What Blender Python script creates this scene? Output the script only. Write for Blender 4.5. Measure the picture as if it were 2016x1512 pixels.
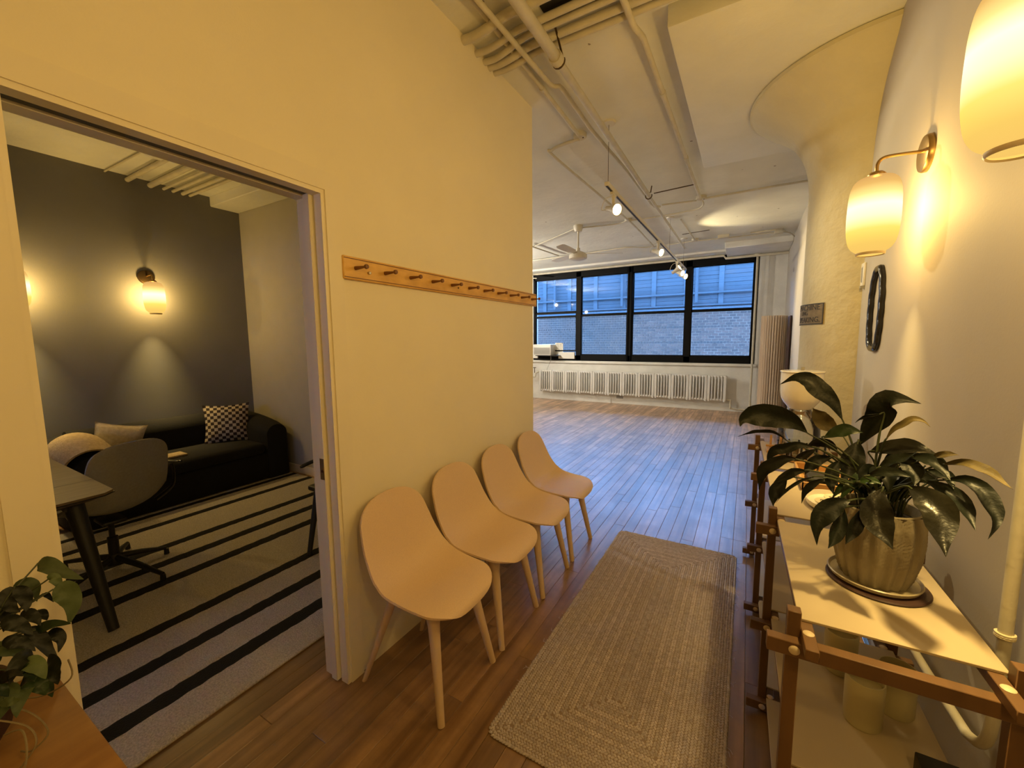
import bpy, bmesh, math, random
from mathutils import Vector, Matrix
R = math.radians
random.seed(7)
for o in list(bpy.data.objects):
    bpy.data.objects.remove(o)
S = bpy.context.scene
COL = S.collection

# ---------------------------------------------------------------- camera
cd = bpy.data.cameras.new('camera'); cam = bpy.data.objects.new('camera', cd); COL.objects.link(cam)
cd.sensor_fit = 'HORIZONTAL'; cd.sensor_width = 36.0; cd.lens = 800.0 / 2016.0 * 36.0
cd.clip_start = 0.02; cd.clip_end = 200
YAW, PIT, ROL = R(30.1), R(6.17), R(-0.54)
fw = Vector((-math.sin(YAW)*math.cos(PIT), math.cos(YAW)*math.cos(PIT), -math.sin(PIT)))
rt = Vector((math.cos(YAW), math.sin(YAW), 0)); up = rt.cross(fw)
r2 = rt*math.cos(ROL)+up*math.sin(ROL); u2 = -rt*math.sin(ROL)+up*math.cos(ROL)
mw = Matrix.Identity(4)
for i in range(3):
    mw[i][0] = r2[i]; mw[i][1] = u2[i]; mw[i][2] = -fw[i]
mw[0][3], mw[1][3], mw[2][3] = 0, 0, 1.5
cam.matrix_world = mw
S.camera = cam

# ---------------------------------------------------------------- world, exposure
W = bpy.data.worlds.new('sky'); S.world = W; W.use_nodes = True
bg = W.node_tree.nodes['Background']
bg.inputs['Color'].default_value = (0.18, 0.46, 1.0, 1)
bg.inputs['Strength'].default_value = 17.0
S.view_settings.view_transform = 'Standard'
S.view_settings.look = 'None'
S.view_settings.exposure = 0.88
S.view_settings.gamma = 1.0
S.view_settings.use_curve_mapping = False
WARM = (1.0, 0.70, 0.24)
SCONCE_W = 66.0       # light of one hallway sconce bulb
SCONCE_L = 80.0       # light of one sconce bulb in the side room
SPOT_W = 45.0
FILL_W = 165.0  # fill light of one added spot on the unseen second track

# ---------------------------------------------------------------- materials
def mat(name, col, rough=0.5, metal=0.0, var=0.0, scale=6.0, stretch=(1, 1, 1), bump=0.0, bscale=60.0, spec=0.5,
        col2=None, emit=None, estr=0.0, coat=0.0, trans=0.0, alpha=1.0, sheen=0.0, rnd=0.0, ior=None, detail=4.0):
    m = bpy.data.materials.new(name); m.use_nodes = True
    nt = m.node_tree; N = nt.nodes; L = nt.links
    b = N['Principled BSDF']
    b.inputs['Roughness'].default_value = rough; b.inputs['Metallic'].default_value = metal
    b.inputs['Specular IOR Level'].default_value = spec
    b.inputs['Coat Weight'].default_value = coat
    b.inputs['Transmission Weight'].default_value = trans
    b.inputs['Alpha'].default_value = alpha
    b.inputs['Sheen Weight'].default_value = sheen
    if ior: b.inputs['IOR'].default_value = ior
    tc = N.new('ShaderNodeTexCoord')
    mp = N.new('ShaderNodeMapping'); mp.inputs['Scale'].default_value = stretch
    L.new(tc.outputs['Object'], mp.inputs['Vector'])
    c = tuple(col)+(1,)
    b.inputs['Base Color'].default_value = c
    last = None
    if var > 0 or col2:
        n = N.new('ShaderNodeTexNoise'); n.inputs['Scale'].default_value = scale; n.inputs['Detail'].default_value = detail
        L.new(mp.outputs['Vector'], n.inputs['Vector'])
        mx = N.new('ShaderNodeMix'); mx.data_type = 'RGBA'
        c2 = tuple(col2)+(1,) if col2 else tuple(max(0, v*(1-var)) for v in col)+(1,)
        mr = N.new('ShaderNodeMapRange'); mr.inputs[1].default_value = 0.32; mr.inputs[2].default_value = 0.68
        L.new(n.outputs['Fac'], mr.inputs[0]); L.new(mr.outputs[0], mx.inputs['Factor'])
        mx.inputs['A'].default_value = c; mx.inputs['B'].default_value = c2
        last = mx.outputs['Result']
    if rnd > 0:
        oi = N.new('ShaderNodeObjectInfo'); hs = N.new('ShaderNodeHueSaturation')
        mr2 = N.new('ShaderNodeMapRange'); mr2.inputs[3].default_value = 1-rnd; mr2.inputs[4].default_value = 1+rnd
        L.new(oi.outputs['Random'], mr2.inputs[0]); L.new(mr2.outputs[0], hs.inputs['Value'])
        if last: L.new(last, hs.inputs['Color'])
        else: hs.inputs['Color'].default_value = c
        last = hs.outputs['Color']
    if last: L.new(last, b.inputs['Base Color'])
    if bump > 0:
        n2 = N.new('ShaderNodeTexNoise'); n2.inputs['Scale'].default_value = bscale; n2.inputs['Detail'].default_value = 3
        L.new(mp.outputs['Vector'], n2.inputs['Vector'])
        bp = N.new('ShaderNodeBump'); bp.inputs['Strength'].default_value = bump; bp.inputs['Distance'].default_value = 0.01
        L.new(n2.outputs['Fac'], bp.inputs['Height']); L.new(bp.outputs['Normal'], b.inputs['Normal'])
    if emit:
        b.inputs['Emission Color'].default_value = tuple(emit)+(1,); b.inputs['Emission Strength'].default_value = estr
    return m

def plank_mat():
    m = bpy.data.materials.new('maple floor boards'); m.use_nodes = True
    nt = m.node_tree; N = nt.nodes; L = nt.links; b = N['Principled BSDF']
    g = N.new('ShaderNodeNewGeometry'); oi = N.new('ShaderNodeObjectInfo')
    at = N.new('ShaderNodeAttribute'); at.attribute_name = 'tint'
    add = N.new('ShaderNodeMath'); add.operation = 'ADD'; fr = N.new('ShaderNodeMath'); fr.operation = 'FRACT'
    L.new(oi.outputs['Random'], add.inputs[0]); L.new(at.outputs['Fac'], add.inputs[1]); L.new(add.outputs[0], fr.inputs[0])
    mp = N.new('ShaderNodeMapping'); mp.inputs['Scale'].default_value = (26, 1.6, 1); L.new(g.outputs['Position'], mp.inputs['Vector'])
    ns = N.new('ShaderNodeTexNoise'); ns.noise_dimensions = '4D'; ns.inputs['Scale'].default_value = 1.0; ns.inputs['Detail'].default_value = 6
    mw_ = N.new('ShaderNodeMath'); mw_.operation = 'MULTIPLY'; mw_.inputs[1].default_value = 37
    L.new(fr.outputs[0], mw_.inputs[0]); L.new(mw_.outputs[0], ns.inputs['W']); L.new(mp.outputs['Vector'], ns.inputs['Vector'])
    cr = N.new('ShaderNodeValToRGB'); cr.color_ramp.elements[0].position = 0.28; cr.color_ramp.elements[1].position = 0.68
    cr.color_ramp.elements[0].color = (0.15, 0.072, 0.028, 1); cr.color_ramp.elements[1].color = (0.38, 0.22, 0.10, 1)
    L.new(ns.outputs['Fac'], cr.inputs['Fac'])
    hs = N.new('ShaderNodeHueSaturation'); mr = N.new('ShaderNodeMapRange'); mr.inputs[3].default_value = 0.72; mr.inputs[4].default_value = 1.32
    L.new(fr.outputs[0], mr.inputs[0]); L.new(mr.outputs[0], hs.inputs['Value']); L.new(cr.outputs['Color'], hs.inputs['Color'])
    # scuffs: blotches of worn finish
    n3 = N.new('ShaderNodeTexNoise'); n3.inputs['Scale'].default_value = 3.5; n3.inputs['Detail'].default_value = 7; n3.inputs['Roughness'].default_value = 0.7
    L.new(g.outputs['Position'], n3.inputs['Vector'])
    mr3 = N.new('ShaderNodeMapRange'); mr3.inputs[1].default_value = 0.42; mr3.inputs[2].default_value = 0.72
    L.new(n3.outputs['Fac'], mr3.inputs[0])
    mx = N.new('ShaderNodeMix'); mx.data_type = 'RGBA'; mx.inputs['B'].default_value = (0.085, 0.042, 0.020, 1)
    ml = N.new('ShaderNodeMath'); ml.operation = 'MULTIPLY'; ml.inputs[1].default_value = 0.55
    L.new(mr3.outputs[0], ml.inputs[0]); L.new(ml.outputs[0], mx.inputs['Factor']); L.new(hs.outputs['Color'], mx.inputs['A'])
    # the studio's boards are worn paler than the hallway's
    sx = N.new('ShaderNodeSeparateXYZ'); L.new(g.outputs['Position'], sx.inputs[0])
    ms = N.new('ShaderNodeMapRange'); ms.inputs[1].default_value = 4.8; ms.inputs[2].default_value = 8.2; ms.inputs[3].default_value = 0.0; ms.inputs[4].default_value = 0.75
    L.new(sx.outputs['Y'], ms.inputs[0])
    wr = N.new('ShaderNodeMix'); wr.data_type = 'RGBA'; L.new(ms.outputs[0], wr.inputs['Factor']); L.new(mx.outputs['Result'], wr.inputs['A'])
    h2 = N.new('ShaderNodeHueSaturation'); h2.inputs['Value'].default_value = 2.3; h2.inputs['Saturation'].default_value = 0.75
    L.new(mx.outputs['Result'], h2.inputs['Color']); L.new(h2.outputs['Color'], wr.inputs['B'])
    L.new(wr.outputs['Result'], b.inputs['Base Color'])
    rr = N.new('ShaderNodeMapRange'); rr.inputs[3].default_value = 0.22; rr.inputs[4].default_value = 0.42
    L.new(n3.outputs['Fac'], rr.inputs[0]); L.new(rr.outputs[0], b.inputs['Roughness'])
    b.inputs['IOR'].default_value = 1.75
    bp = N.new('ShaderNodeBump'); bp.inputs['Strength'].default_value = 0.12; bp.inputs['Distance'].default_value = 0.004
    L.new(n3.outputs['Fac'], bp.inputs['Height']); L.new(bp.outputs['Normal'], b.inputs['Normal'])
    return m

def ceiling_mat(name, col):
    m = mat(name, col, 0.8, var=0.10, scale=2.5, bump=0.5, bscale=14)
    nt = m.node_tree; N = nt.nodes; L = nt.links; b = N['Principled BSDF']
    src = b.inputs['Base Color'].links[0].from_socket
    tc = N.new('ShaderNodeTexCoord')
    v = N.new('ShaderNodeTexVoronoi'); v.inputs['Scale'].default_value = 3.6; v.inputs['Randomness'].default_value = 1.0
    n = N.new('ShaderNodeTexNoise'); n.inputs['Scale'].default_value = 45; L.new(tc.outputs['Object'], n.inputs['Vector'])
    L.new(tc.outputs['Object'], v.inputs['Vector'])
    ad = N.new('ShaderNodeMath'); ad.operation = 'MULTIPLY_ADD'; ad.inputs[1].default_value = 0.10
    L.new(n.outputs['Fac'], ad.inputs[0]); L.new(v.outputs['Distance'], ad.inputs[2])
    mr = N.new('ShaderNodeMapRange'); mr.inputs[1].default_value = 0.082; mr.inputs[2].default_value = 0.092
    mr.inputs[3].default_value = 0.75; mr.inputs[4].default_value = 0.0
    L.new(ad.outputs[0], mr.inputs[0])
    mx = N.new('ShaderNodeMix'); mx.data_type = 'RGBA'; mx.inputs['B'].default_value = (0.10, 0.06, 0.035, 1)
    L.new(mr.outputs[0], mx.inputs['Factor']); L.new(src, mx.inputs['A']); L.new(mx.outputs['Result'], b.inputs['Base Color'])
    return m

def glass_mat(name, tint=(1, 1, 1), refl=1.0):
    m = bpy.data.materials.new(name); m.use_nodes = True
    nt = m.node_tree; N = nt.nodes; L = nt.links
    for n in list(N):
        if n.type != 'OUTPUT_MATERIAL': N.remove(n)
    out = [n for n in N if n.type == 'OUTPUT_MATERIAL'][0]
    t = N.new('ShaderNodeBsdfTransparent'); t.inputs['Color'].default_value = tuple(tint)+(1,)
    g = N.new('ShaderNodeBsdfGlossy'); g.inputs['Roughness'].default_value = 0.02
    f = N.new('ShaderNodeFresnel'); f.inputs['IOR'].default_value = 1.45
    mu = N.new('ShaderNodeMath'); mu.operation = 'MULTIPLY'; mu.inputs[1].default_value = refl
    x = N.new('ShaderNodeMixShader')
    L.new(f.outputs[0], mu.inputs[0]); L.new(mu.outputs[0], x.inputs[0]); L.new(t.outputs[0], x.inputs[1]); L.new(g.outputs[0], x.inputs[2])
    L.new(x.outputs[0], out.inputs['Surface'])
    return m

def shade_mat():
    # opal glass: lets part of the bulb's light through and glows, strongest round the bulb
    m = bpy.data.materials.new('opal glass lamp shade'); m.use_nodes = True
    nt = m.node_tree; N = nt.nodes; L = nt.links
    for n in list(N):
        if n.type != 'OUTPUT_MATERIAL': N.remove(n)
    out = [n for n in N if n.type == 'OUTPUT_MATERIAL'][0]
    tc = N.new('ShaderNodeTexCoord'); sp = N.new('ShaderNodeSeparateXYZ'); L.new(tc.outputs['Generated'], sp.inputs[0])
    cr = N.new('ShaderNodeValToRGB'); e = cr.color_ramp.elements
    e[0].position = 0.0; e[0].color = (0.86, 0.52, 0.12, 1)
    e[1].position = 1.0; e[1].color = (0.62, 0.33, 0.10, 1)
    for p, c in ((0.12, (0.86, 0.55, 0.12)), (0.30, (0.98, 0.74, 0.14)), (0.46, (1.35, 1.15, 0.60)), (0.60, (1.5, 1.35, 0.85)), (0.74, (1.1, 0.85, 0.28)), (0.86, (0.80, 0.47, 0.13))):
        q = e.new(p); q.color = tuple(c)+(1,)
    L.new(sp.outputs['Z'], cr.inputs['Fac'])
    em = N.new('ShaderNodeEmission'); em.inputs['Strength'].default_value = 0.62; L.new(cr.outputs['Color'], em.inputs['Color'])
    t = N.new('ShaderNodeBsdfTransparent'); t.inputs['Color'].default_value = (1, 0.9, 0.75, 1)
    x = N.new('ShaderNodeMixShader'); x.inputs[0].default_value = 0.11
    L.new(em.outputs[0], x.inputs[1]); L.new(t.outputs[0], x.inputs[2])
    g = N.new('ShaderNodeBsdfGlossy'); g.inputs['Roughness'].default_value = 0.1
    f = N.new('ShaderNodeValue'); f.outputs[0].default_value = 0.03
    y = N.new('ShaderNodeMixShader'); L.new(f.outputs[0], y.inputs[0]); L.new(x.outputs[0], y.inputs[1]); L.new(g.outputs[0], y.inputs[2])
    L.new(x.outputs[0], out.inputs['Surface'])
    return m

def checker_mat(name, c1, c2, scale):
    m = mat(name, c1, 0.9)
    N = m.node_tree.nodes; L = m.node_tree.links
    tc = N.new('ShaderNodeTexCoord'); ck = N.new('ShaderNodeTexChecker'); ck.inputs['Scale'].default_value = scale
    ck.inputs['Color1'].default_value = tuple(c1)+(1,); ck.inputs['Color2'].default_value = tuple(c2)+(1,)
    L.new(tc.outputs['UV'], ck.inputs['Vector']); L.new(ck.outputs['Color'], N['Principled BSDF'].inputs['Base Color'])
    return m

def leaf_mat(name, c1, c2, rough=0.35):
    m = mat(name, c1, rough, col2=c2, scale=14, bump=0.25, bscale=40, spec=0.32, rnd=0.25)
    m.node_tree.nodes['Principled BSDF'].inputs['Subsurface Weight'].default_value = 0.0
    return m

WALL = mat('warm white wall paint', (0.86, 0.78, 0.59), 0.7, var=0.04, scale=3, bump=0.06, bscale=160)
SIDEW = mat('side room white with painted shade', (0.46, 0.43, 0.36), 0.75, var=0.05, bump=0.08, bscale=150)  # white paint darkened: the side room's dimness is put into its colour
WALLR = mat('wall paint with painted shade', (0.46, 0.415, 0.35), 0.7, var=0.05, scale=3, bump=0.04, bscale=120)  # same paint as the left wall, its dimmer, greyer light painted into the colour
TRIMW = mat('white trim paint', (0.84, 0.76, 0.58), 0.45, var=0.03, bump=0.02)
FARW = mat('old white wall paint', (0.80, 0.79, 0.74), 0.7, var=0.12, scale=4, bump=0.4, bscale=30)
CEIL = ceiling_mat('rough painted concrete ceiling', (0.76, 0.75, 0.67))
COLM = mat('trowelled plaster', (0.62, 0.56, 0.37), 0.75, var=0.08, scale=5, bump=0.9, bscale=16)
DARKW = mat('slate grey wall paint', (0.20, 0.195, 0.19), 0.75, var=0.08, scale=3, bump=0.1, bscale=150)
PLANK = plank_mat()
BLACKF = mat('black window frame paint', (0.003, 0.003, 0.003), 0.6, spec=0.15, bump=0.2, bscale=30)
PIPE = mat('painted pipe', (0.64, 0.59, 0.46), 0.6, var=0.14, scale=10, bump=0.10, bscale=50)
RADI = mat('white radiator enamel', (0.74, 0.73, 0.70), 0.5, var=0.05, bump=0.05)
GLASS = glass_mat('window glass', (0.93, 0.97, 1.0))
CLEAR = glass_mat('clear glass', (0.93, 0.93, 0.90), 2.2)
BRICK = mat('weathered brick', (0.052, 0.017, 0.008), 0.9, col2=(0.017, 0.009, 0.0065), scale=1.1, rnd=0.4, bump=0.3)
MORTAR = mat('pale mortar', (0.15, 0.090, 0.064), 0.95, var=0.2, scale=3)
SIDING = mat('blue grey weathered siding', (0.014, 0.0165, 0.022), 0.8, var=0.3, scale=2.5, stretch=(1, 1, 3), bump=0.3)
SIDING2 = mat('lighter siding batten', (0.018, 0.021, 0.027), 0.8, var=0.2)
CHAIRM = mat('beige wood composite shell', (0.76, 0.55, 0.34), 0.5, var=0.07, scale=220, detail=2, bump=0.05, bscale=300)
CLEG = mat('pale ash wood leg', (0.68, 0.49, 0.30), 0.55, var=0.12, scale=30, stretch=(1, 1, 0.1))
RAILW = mat('varnished pine rail', (0.80, 0.48, 0.13), 0.4, col2=(0.62, 0.34, 0.075), scale=10, stretch=(1, 1, 3), bump=0.03)
PEGW = mat('dark pine peg', (0.21, 0.08, 0.018), 0.4, var=0.2, scale=20)
JUTE = mat('braided jute', (0.56, 0.49, 0.49), 0.95, col2=(0.38, 0.32, 0.31), scale=60, rnd=0.12, sheen=0.2)
JUTEB = mat('jute seam', (0.27, 0.20, 0.16), 0.95)
WALNUT = mat('oiled walnut bar', (0.11, 0.055, 0.022), 0.5, col2=(0.16, 0.080, 0.030), scale=18, stretch=(1, 0.2, 0.2), bump=0.05)
PANEL = mat('cream shelf panel', (0.47, 0.38, 0.25), 0.4, var=0.03, scale=8)
DISC = mat('cream plug', (0.62, 0.50, 0.33), 0.5)
BRASS = mat('aged brass', (0.45, 0.30, 0.12), 0.35, metal=1.0, var=0.2)
BRONZE = mat('dark bronze', (0.10, 0.065, 0.03), 0.4, metal=0.9)
SHADE = shade_mat()
BLK = mat('black gloss lacquer', (0.008, 0.007, 0.007), 0.2, spec=0.5)
BLKM = mat('black wood', (0.010, 0.009, 0.009), 0.5, bump=0.1)
SOFA = mat('black upholstery', (0.006, 0.005, 0.005), 0.95, bump=0.3, bscale=200)
GREYF = mat('grey felt upholstery', (0.36, 0.34, 0.29), 0.9, var=0.12, scale=80, bump=0.15, bscale=300)
THROW = mat('cream knitted throw', (0.55, 0.42, 0.27), 0.95, var=0.25, scale=50, bump=0.8, bscale=110)
CUSH = mat('oatmeal woven cushion', (0.42, 0.34, 0.24), 0.95, var=0.25, scale=40, bump=0.4, bscale=150)
CHECK = checker_mat('checked cushion cloth', (0.50, 0.42, 0.31), (0.025, 0.015, 0.018), 18)
DESKT = mat('grey brown oak desk top', (0.20, 0.145, 0.09), 0.5, col2=(0.15, 0.105, 0.065), scale=6, stretch=(8, 1, 1), bump=0.05)
RUGL = mat('oatmeal woven wool', (0.72, 0.66, 0.60), 0.95, col2=(0.46, 0.42, 0.38), scale=150, detail=2, bump=0.9, bscale=170)
RUGD = mat('black woven wool', (0.008, 0.008, 0.012), 0.95, var=0.3, scale=120, bump=0.9, bscale=160)
CABW = mat('honey oak veneer', (0.33, 0.165, 0.045), 0.5, col2=(0.25, 0.115, 0.030), scale=5, stretch=(6, 1.2, 1), bump=0.03)
POT = mat('woven texture cream glaze', (0.30, 0.26, 0.18), 0.6, col2=(0.20, 0.16, 0.10), scale=14, stretch=(1, 1, 0.4), bump=0.2, bscale=90)
SAUC = mat('cream glazed saucer', (0.34, 0.28, 0.18), 0.35, var=0.15)
MATD = mat('dark brown mat', (0.045, 0.018, 0.012), 0.6)
SOIL = mat('potting soil', (0.02, 0.014, 0.01), 1.0, bump=0.8)
LEAFD = leaf_mat('dark glossy leaf', (0.006, 0.009, 0.004), (0.003, 0.005, 0.002), 0.45)
LEAFG = leaf_mat('mid green leaf', (0.020, 0.042, 0.009), (0.012, 0.024, 0.007), 0.4)
LEAFP = leaf_mat('pale dry leaf', (0.16, 0.12, 0.045), (0.07, 0.055, 0.022), 0.5)
LEAFH = leaf_mat('bronze glossy leaf', (0.013, 0.012, 0.006), (0.006, 0.006, 0.004), 0.3)
LEAFL = leaf_mat('sage green leaf', (0.085, 0.115, 0.045), (0.050, 0.072, 0.030), 0.5)
STEM = mat('green stem', (0.035, 0.045, 0.015), 0.5)
STEMP = mat('pale dry stem', (0.22, 0.17, 0.09), 0.7)
ALU = mat('brushed steel', (0.5, 0.47, 0.42), 0.35, metal=1.0)
WHITEP = mat('white plastic', (0.74, 0.72, 0.66), 0.4)
GREYP = mat('grey plastic', (0.30, 0.29, 0.27), 0.5)
PORC = mat('white ceramic', (0.80, 0.74, 0.62), 0.25, coat=0.4)
JARM = mat('frosted olive glass', (0.52, 0.46, 0.26), 0.35, var=0.08, trans=0.0)
TRAYW = mat('pale bamboo tray', (0.50, 0.28, 0.10), 0.4, col2=(0.42, 0.22, 0.07), scale=8, stretch=(1, 5, 1))
PAPER = mat('cream paper disc', (0.66, 0.57, 0.38), 0.7)
INK = mat('dark ink', (0.02, 0.018, 0.015), 0.6)
PLAQUE = mat('weathered stencil plaque', (0.22, 0.165, 0.085), 0.6, col2=(0.15, 0.11, 0.055), scale=40)
TAMB = mat('pale slatted wood', (0.80, 0.66, 0.50), 0.6, col2=(0.68, 0.54, 0.40), scale=18, stretch=(1, 1, 0.05), rnd=0.12)
FANM = mat('cream fan enamel', (0.66, 0.62, 0.52), 0.4)
BULB = mat('lit spot lens', (1, 0.9, 0.7), 0.3, emit=(1.0, 0.80, 0.42), estr=14.0)
MIRR = mat('mirror glass', (0.86, 0.85, 0.82), 0.03, metal=1.0)
TRACKD = mat('dark sliding door track', (0.09, 0.09, 0.10), 0.5)
GROUND = mat('asphalt', (0.12, 0.12, 0.12), 0.9)

# ---------------------------------------------------------------- geometry helpers
class MB:
    def __init__(s): s.v = []; s.f = []; s.sm = []; s.uv = None
    def add(s, vs, fs, smooth=False):
        k = len(s.v); s.v += [Vector(p) for p in vs]
        s.f += [tuple(i+k for i in f) for f in fs]; s.sm += [smooth]*len(fs)
        return s
    def box(s, x0, x1, y0, y1, z0, z1):
        vs = [(x, y, z) for z in (z0, z1) for y in (y0, y1) for x in (x0, x1)]
        return s.add(vs, [(0, 2, 3, 1), (4, 5, 7, 6), (0, 1, 5, 4), (2, 6, 7, 3), (0, 4, 6, 2), (1, 3, 7, 5)])
    def bbox(s, x0, x1, y0, y1, z0, z1, r, seg=3):
        bm = bmesh.new(); bmesh.ops.create_cube(bm, size=1)
        for v in bm.verts:
            v.co = Vector(((x0+x1)/2+v.co.x*(x1-x0), (y0+y1)/2+v.co.y*(y1-y0), (z0+z1)/2+v.co.z*(z1-z0)))
        bmesh.ops.bevel(bm, geom=bm.edges[:]+bm.verts[:], offset=r, segments=seg, profile=0.5, affect='EDGES')
        return s.bm(bm, True)
    def bm(s, bm, smooth=False):
        bm.verts.index_update()
        s.add([v.co.copy() for v in bm.verts], [tuple(v.index for v in f.verts) for f in bm.faces], smooth); bm.free(); return s
    def tube(s, pts, r, n=10, caps=True, flat=1.0):
        pts = [Vector(p) for p in pts]; m = len(pts)
        rr = r if isinstance(r, (list, tuple)) else [r]*m
        k = len(s.v); prev = None
        for i, p in enumerate(pts):
            t = (pts[min(i+1, m-1)]-pts[max(i-1, 0)]).normalized()
            if prev is None:
                a = Vector((0, 0, 1)) if abs(t.z) < 0.9 else Vector((1, 0, 0))
                u = t.cross(a).normalized()
            else:
                u = (prev-t*prev.dot(t)).normalized()
            prev = u; w = t.cross(u)
            for j in range(n):
                a = 2*math.pi*j/n
                s.v.append(p+(u*math.cos(a)+w*math.sin(a)*flat)*rr[i])
        for i in range(m-1):
            for j in range(n):
                s.f.append((k+i*n+j, k+i*n+(j+1) % n, k+(i+1)*n+(j+1) % n, k+(i+1)*n+j)); s.sm.append(True)
        if caps:
            s.f.append(tuple(k+j for j in reversed(range(n)))); s.f.append(tuple(k+(m-1)*n+j for j in range(n))); s.sm += [False, False]
        return s
    def lathe(s, prof, c=(0, 0, 0), n=32, axis='z', sx=1, sy=1, caps=False):
        k = len(s.v); c = Vector(c); m = len(prof)
        for r, h in prof:
            for j in range(n):
                a = 2*math.pi*j/n; q = (r*math.cos(a)*sx, r*math.sin(a)*sy, h)
                if axis == 'x': q = (q[2], q[0], q[1])
                if axis == 'y': q = (q[0], q[2], q[1])
                s.v.append(c+Vector(q))
        for i in range(m-1):
            for j in range(n):
                s.f.append((k+i*n+j, k+i*n+(j+1) % n, k+(i+1)*n+(j+1) % n, k+(i+1)*n+j)); s.sm.append(True)
        if caps:
            s.f.append(tuple(k+j for j in reversed(range(n)))); s.f.append(tuple(k+(m-1)*n+j for j in range(n))); s.sm += [False, False]
        return s
    def prism(s, poly, h0, h1, plane='xy'):
        n = len(poly)
        def q(a, b, h): return {'xy': (a, b, h), 'xz': (a, h, b), 'yz': (h, a, b)}[plane]
        vs = [q(a, b, h0) for a, b in poly]+[q(a, b, h1) for a, b in poly]
        fs = [tuple(reversed(range(n))), tuple(range(n, 2*n))]+[(i, (i+1) % n, n+(i+1) % n, n+i) for i in range(n)]
        return s.add(vs, fs)
    def grid(s, G, smooth=True, closed=False):
        k = len(s.v); a = len(G); b = len(G[0])
        for row in G: s.v += [Vector(p) for p in row]
        for i in range(a-1 if not closed else a):
            for j in range(b-1):
                i2 = (i+1) % a
                s.f.append((k+i*b+j, k+i*b+j+1, k+i2*b+j+1, k+i2*b+j)); s.sm.append(smooth)
        return s
    def shell(s, G, th):
        # thick sheet from a grid of points
        a = len(G); b = len(G[0]); G = [[Vector(p) for p in r] for r in G]
        Nn = []
        for i in range(a):
            row = []
            for j in range(b):
                du = G[min(i+1, a-1)][j]-G[max(i-1, 0)][j]; dv = G[i][min(j+1, b-1)]-G[i][max(j-1, 0)]
                if dv.length < 1e-7:
                    m = G[i][0]; ii = i+1 if i == 0 else i-1
                    dv = G[ii][min(j+1, b-1)]-G[ii][max(j-1, 0)]
                n = du.cross(dv); row.append(n.normalized() if n.length > 1e-12 else Vector((0, 0, 1)))
            Nn.append(row)
        B = [[G[i][j]-Nn[i][j]*th for j in range(b)] for i in range(a)]
        k = len(s.v)
        s.grid(G); k2 = len(s.v)
        for row in B: s.v += row
        for i in range(a-1):
            for j in range(b-1):
                s.f.append((k2+i*b+j, k2+(i+1)*b+j, k2+(i+1)*b+j+1, k2+i*b+j+1)); s.sm.append(True)
        rim = [(0, j) for j in range(b)]+[(i, b-1) for i in range(1, a)]+[(a-1, j) for j in range(b-2, -1, -1)]+[(i, 0) for i in range(a-2, 0, -1)]
        for q in range(len(rim)):
            i, j = rim[q]; i2, j2 = rim[(q+1) % len(rim)]
            s.f.append((k+i2*b+j2, k+i*b+j, k2+i*b+j, k2+i2*b+j2)); s.sm.append(True)
        return s

def root_of(o):
    while o.parent: o = o.parent
    return o

def sharp(me, ang=40):
    try: me.set_sharp_from_angle(angle=R(ang))
    except Exception: pass

def obj(name, mb, m, parent=None, label=None, cat=None, group=None, kind=None, origin=None, merge=True):
    """one mesh object from world-space geometry"""
    if parent is not None: off = root_of(parent).location.copy()
    elif origin is not None: off = Vector(origin)
    elif kind == 'structure' or not mb.v: off = Vector((0, 0, 0))
    else:
        xs = [v.x for v in mb.v]; ys = [v.y for v in mb.v]; zs = [v.z for v in mb.v]
        off = Vector(((min(xs)+max(xs))/2, (min(ys)+max(ys))/2, min(zs)))
    me = bpy.data.meshes.new(name)
    me.from_pydata([tuple(v-off) for v in mb.v], [], mb.f)
    me.polygons.foreach_set('use_smooth', mb.sm)
    if merge:
        bm = bmesh.new(); bm.from_mesh(me)
        bmesh.ops.remove_doubles(bm, verts=bm.verts[:], dist=1e-5)
        bmesh.ops.recalc_face_normals(bm, faces=bm.faces[:])
        bm.to_mesh(me); bm.free()
    me.materials.append(m)
    sharp(me); me.update()
    o = bpy.data.objects.new(name, me); COL.objects.link(o)
    if parent is not None: o.parent = parent
    else: o.location = off
    tag(o, label, cat, group, kind)
    return o

def tag(o, label=None, cat=None, group=None, kind=None):
    if label: o['label'] = label
    if cat: o['category'] = cat
    if group: o['group'] = group
    if kind: o['kind'] = kind
    return o

def thing(name, loc, label, cat, group=None):
    e = bpy.data.objects.new(name, None); COL.objects.link(e); e.location = Vector(loc); e.empty_display_size = 0.1
    return tag(e, label, cat, group)

def dup(o, loc=None, rz=None, label=None, group=None):
    def cp(a, par):
        c = a.copy(); COL.objects.link(c); c.parent = par
        for ch in kids.get(a.name, []): cp(ch, c)
        return c
    kids = {}
    for q in COL.objects:
        if q.parent: kids.setdefault(q.parent.name, []).append(q)
    c = cp(o, None)
    if loc is not None: c.location = Vector(loc)
    if rz is not None: c.rotation_euler = (0, 0, rz)
    if label: c['label'] = label
    if group: c['group'] = group
    return c

def struct(name, mb, m, parent=None, label=None):
    return obj(name, mb, m, parent, label=label, kind='structure' if parent is None else None)

def spline(pts, n=8):
    P = [Vector(p) for p in pts]; out = []
    for i in range(len(P)-1):
        p0 = P[max(i-1, 0)]; p1 = P[i]; p2 = P[i+1]; p3 = P[min(i+2, len(P)-1)]
        for k in range(n):
            t = k/n
            out.append(0.5*((2*p1)+(-p0+p2)*t+(2*p0-5*p1+4*p2-p3)*t*t+(-p0+3*p1-3*p2+p3)*t**3))
    out.append(P[-1]); return out

def interp(tab, x):
    if x <= tab[0][0]: return tab[0][1]
    for (a, b), (c, d) in zip(tab, tab[1:]):
        if x <= c: return b+(d-b)*(x-a)/(c-a) if c > a else d
    return tab[-1][1]

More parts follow.
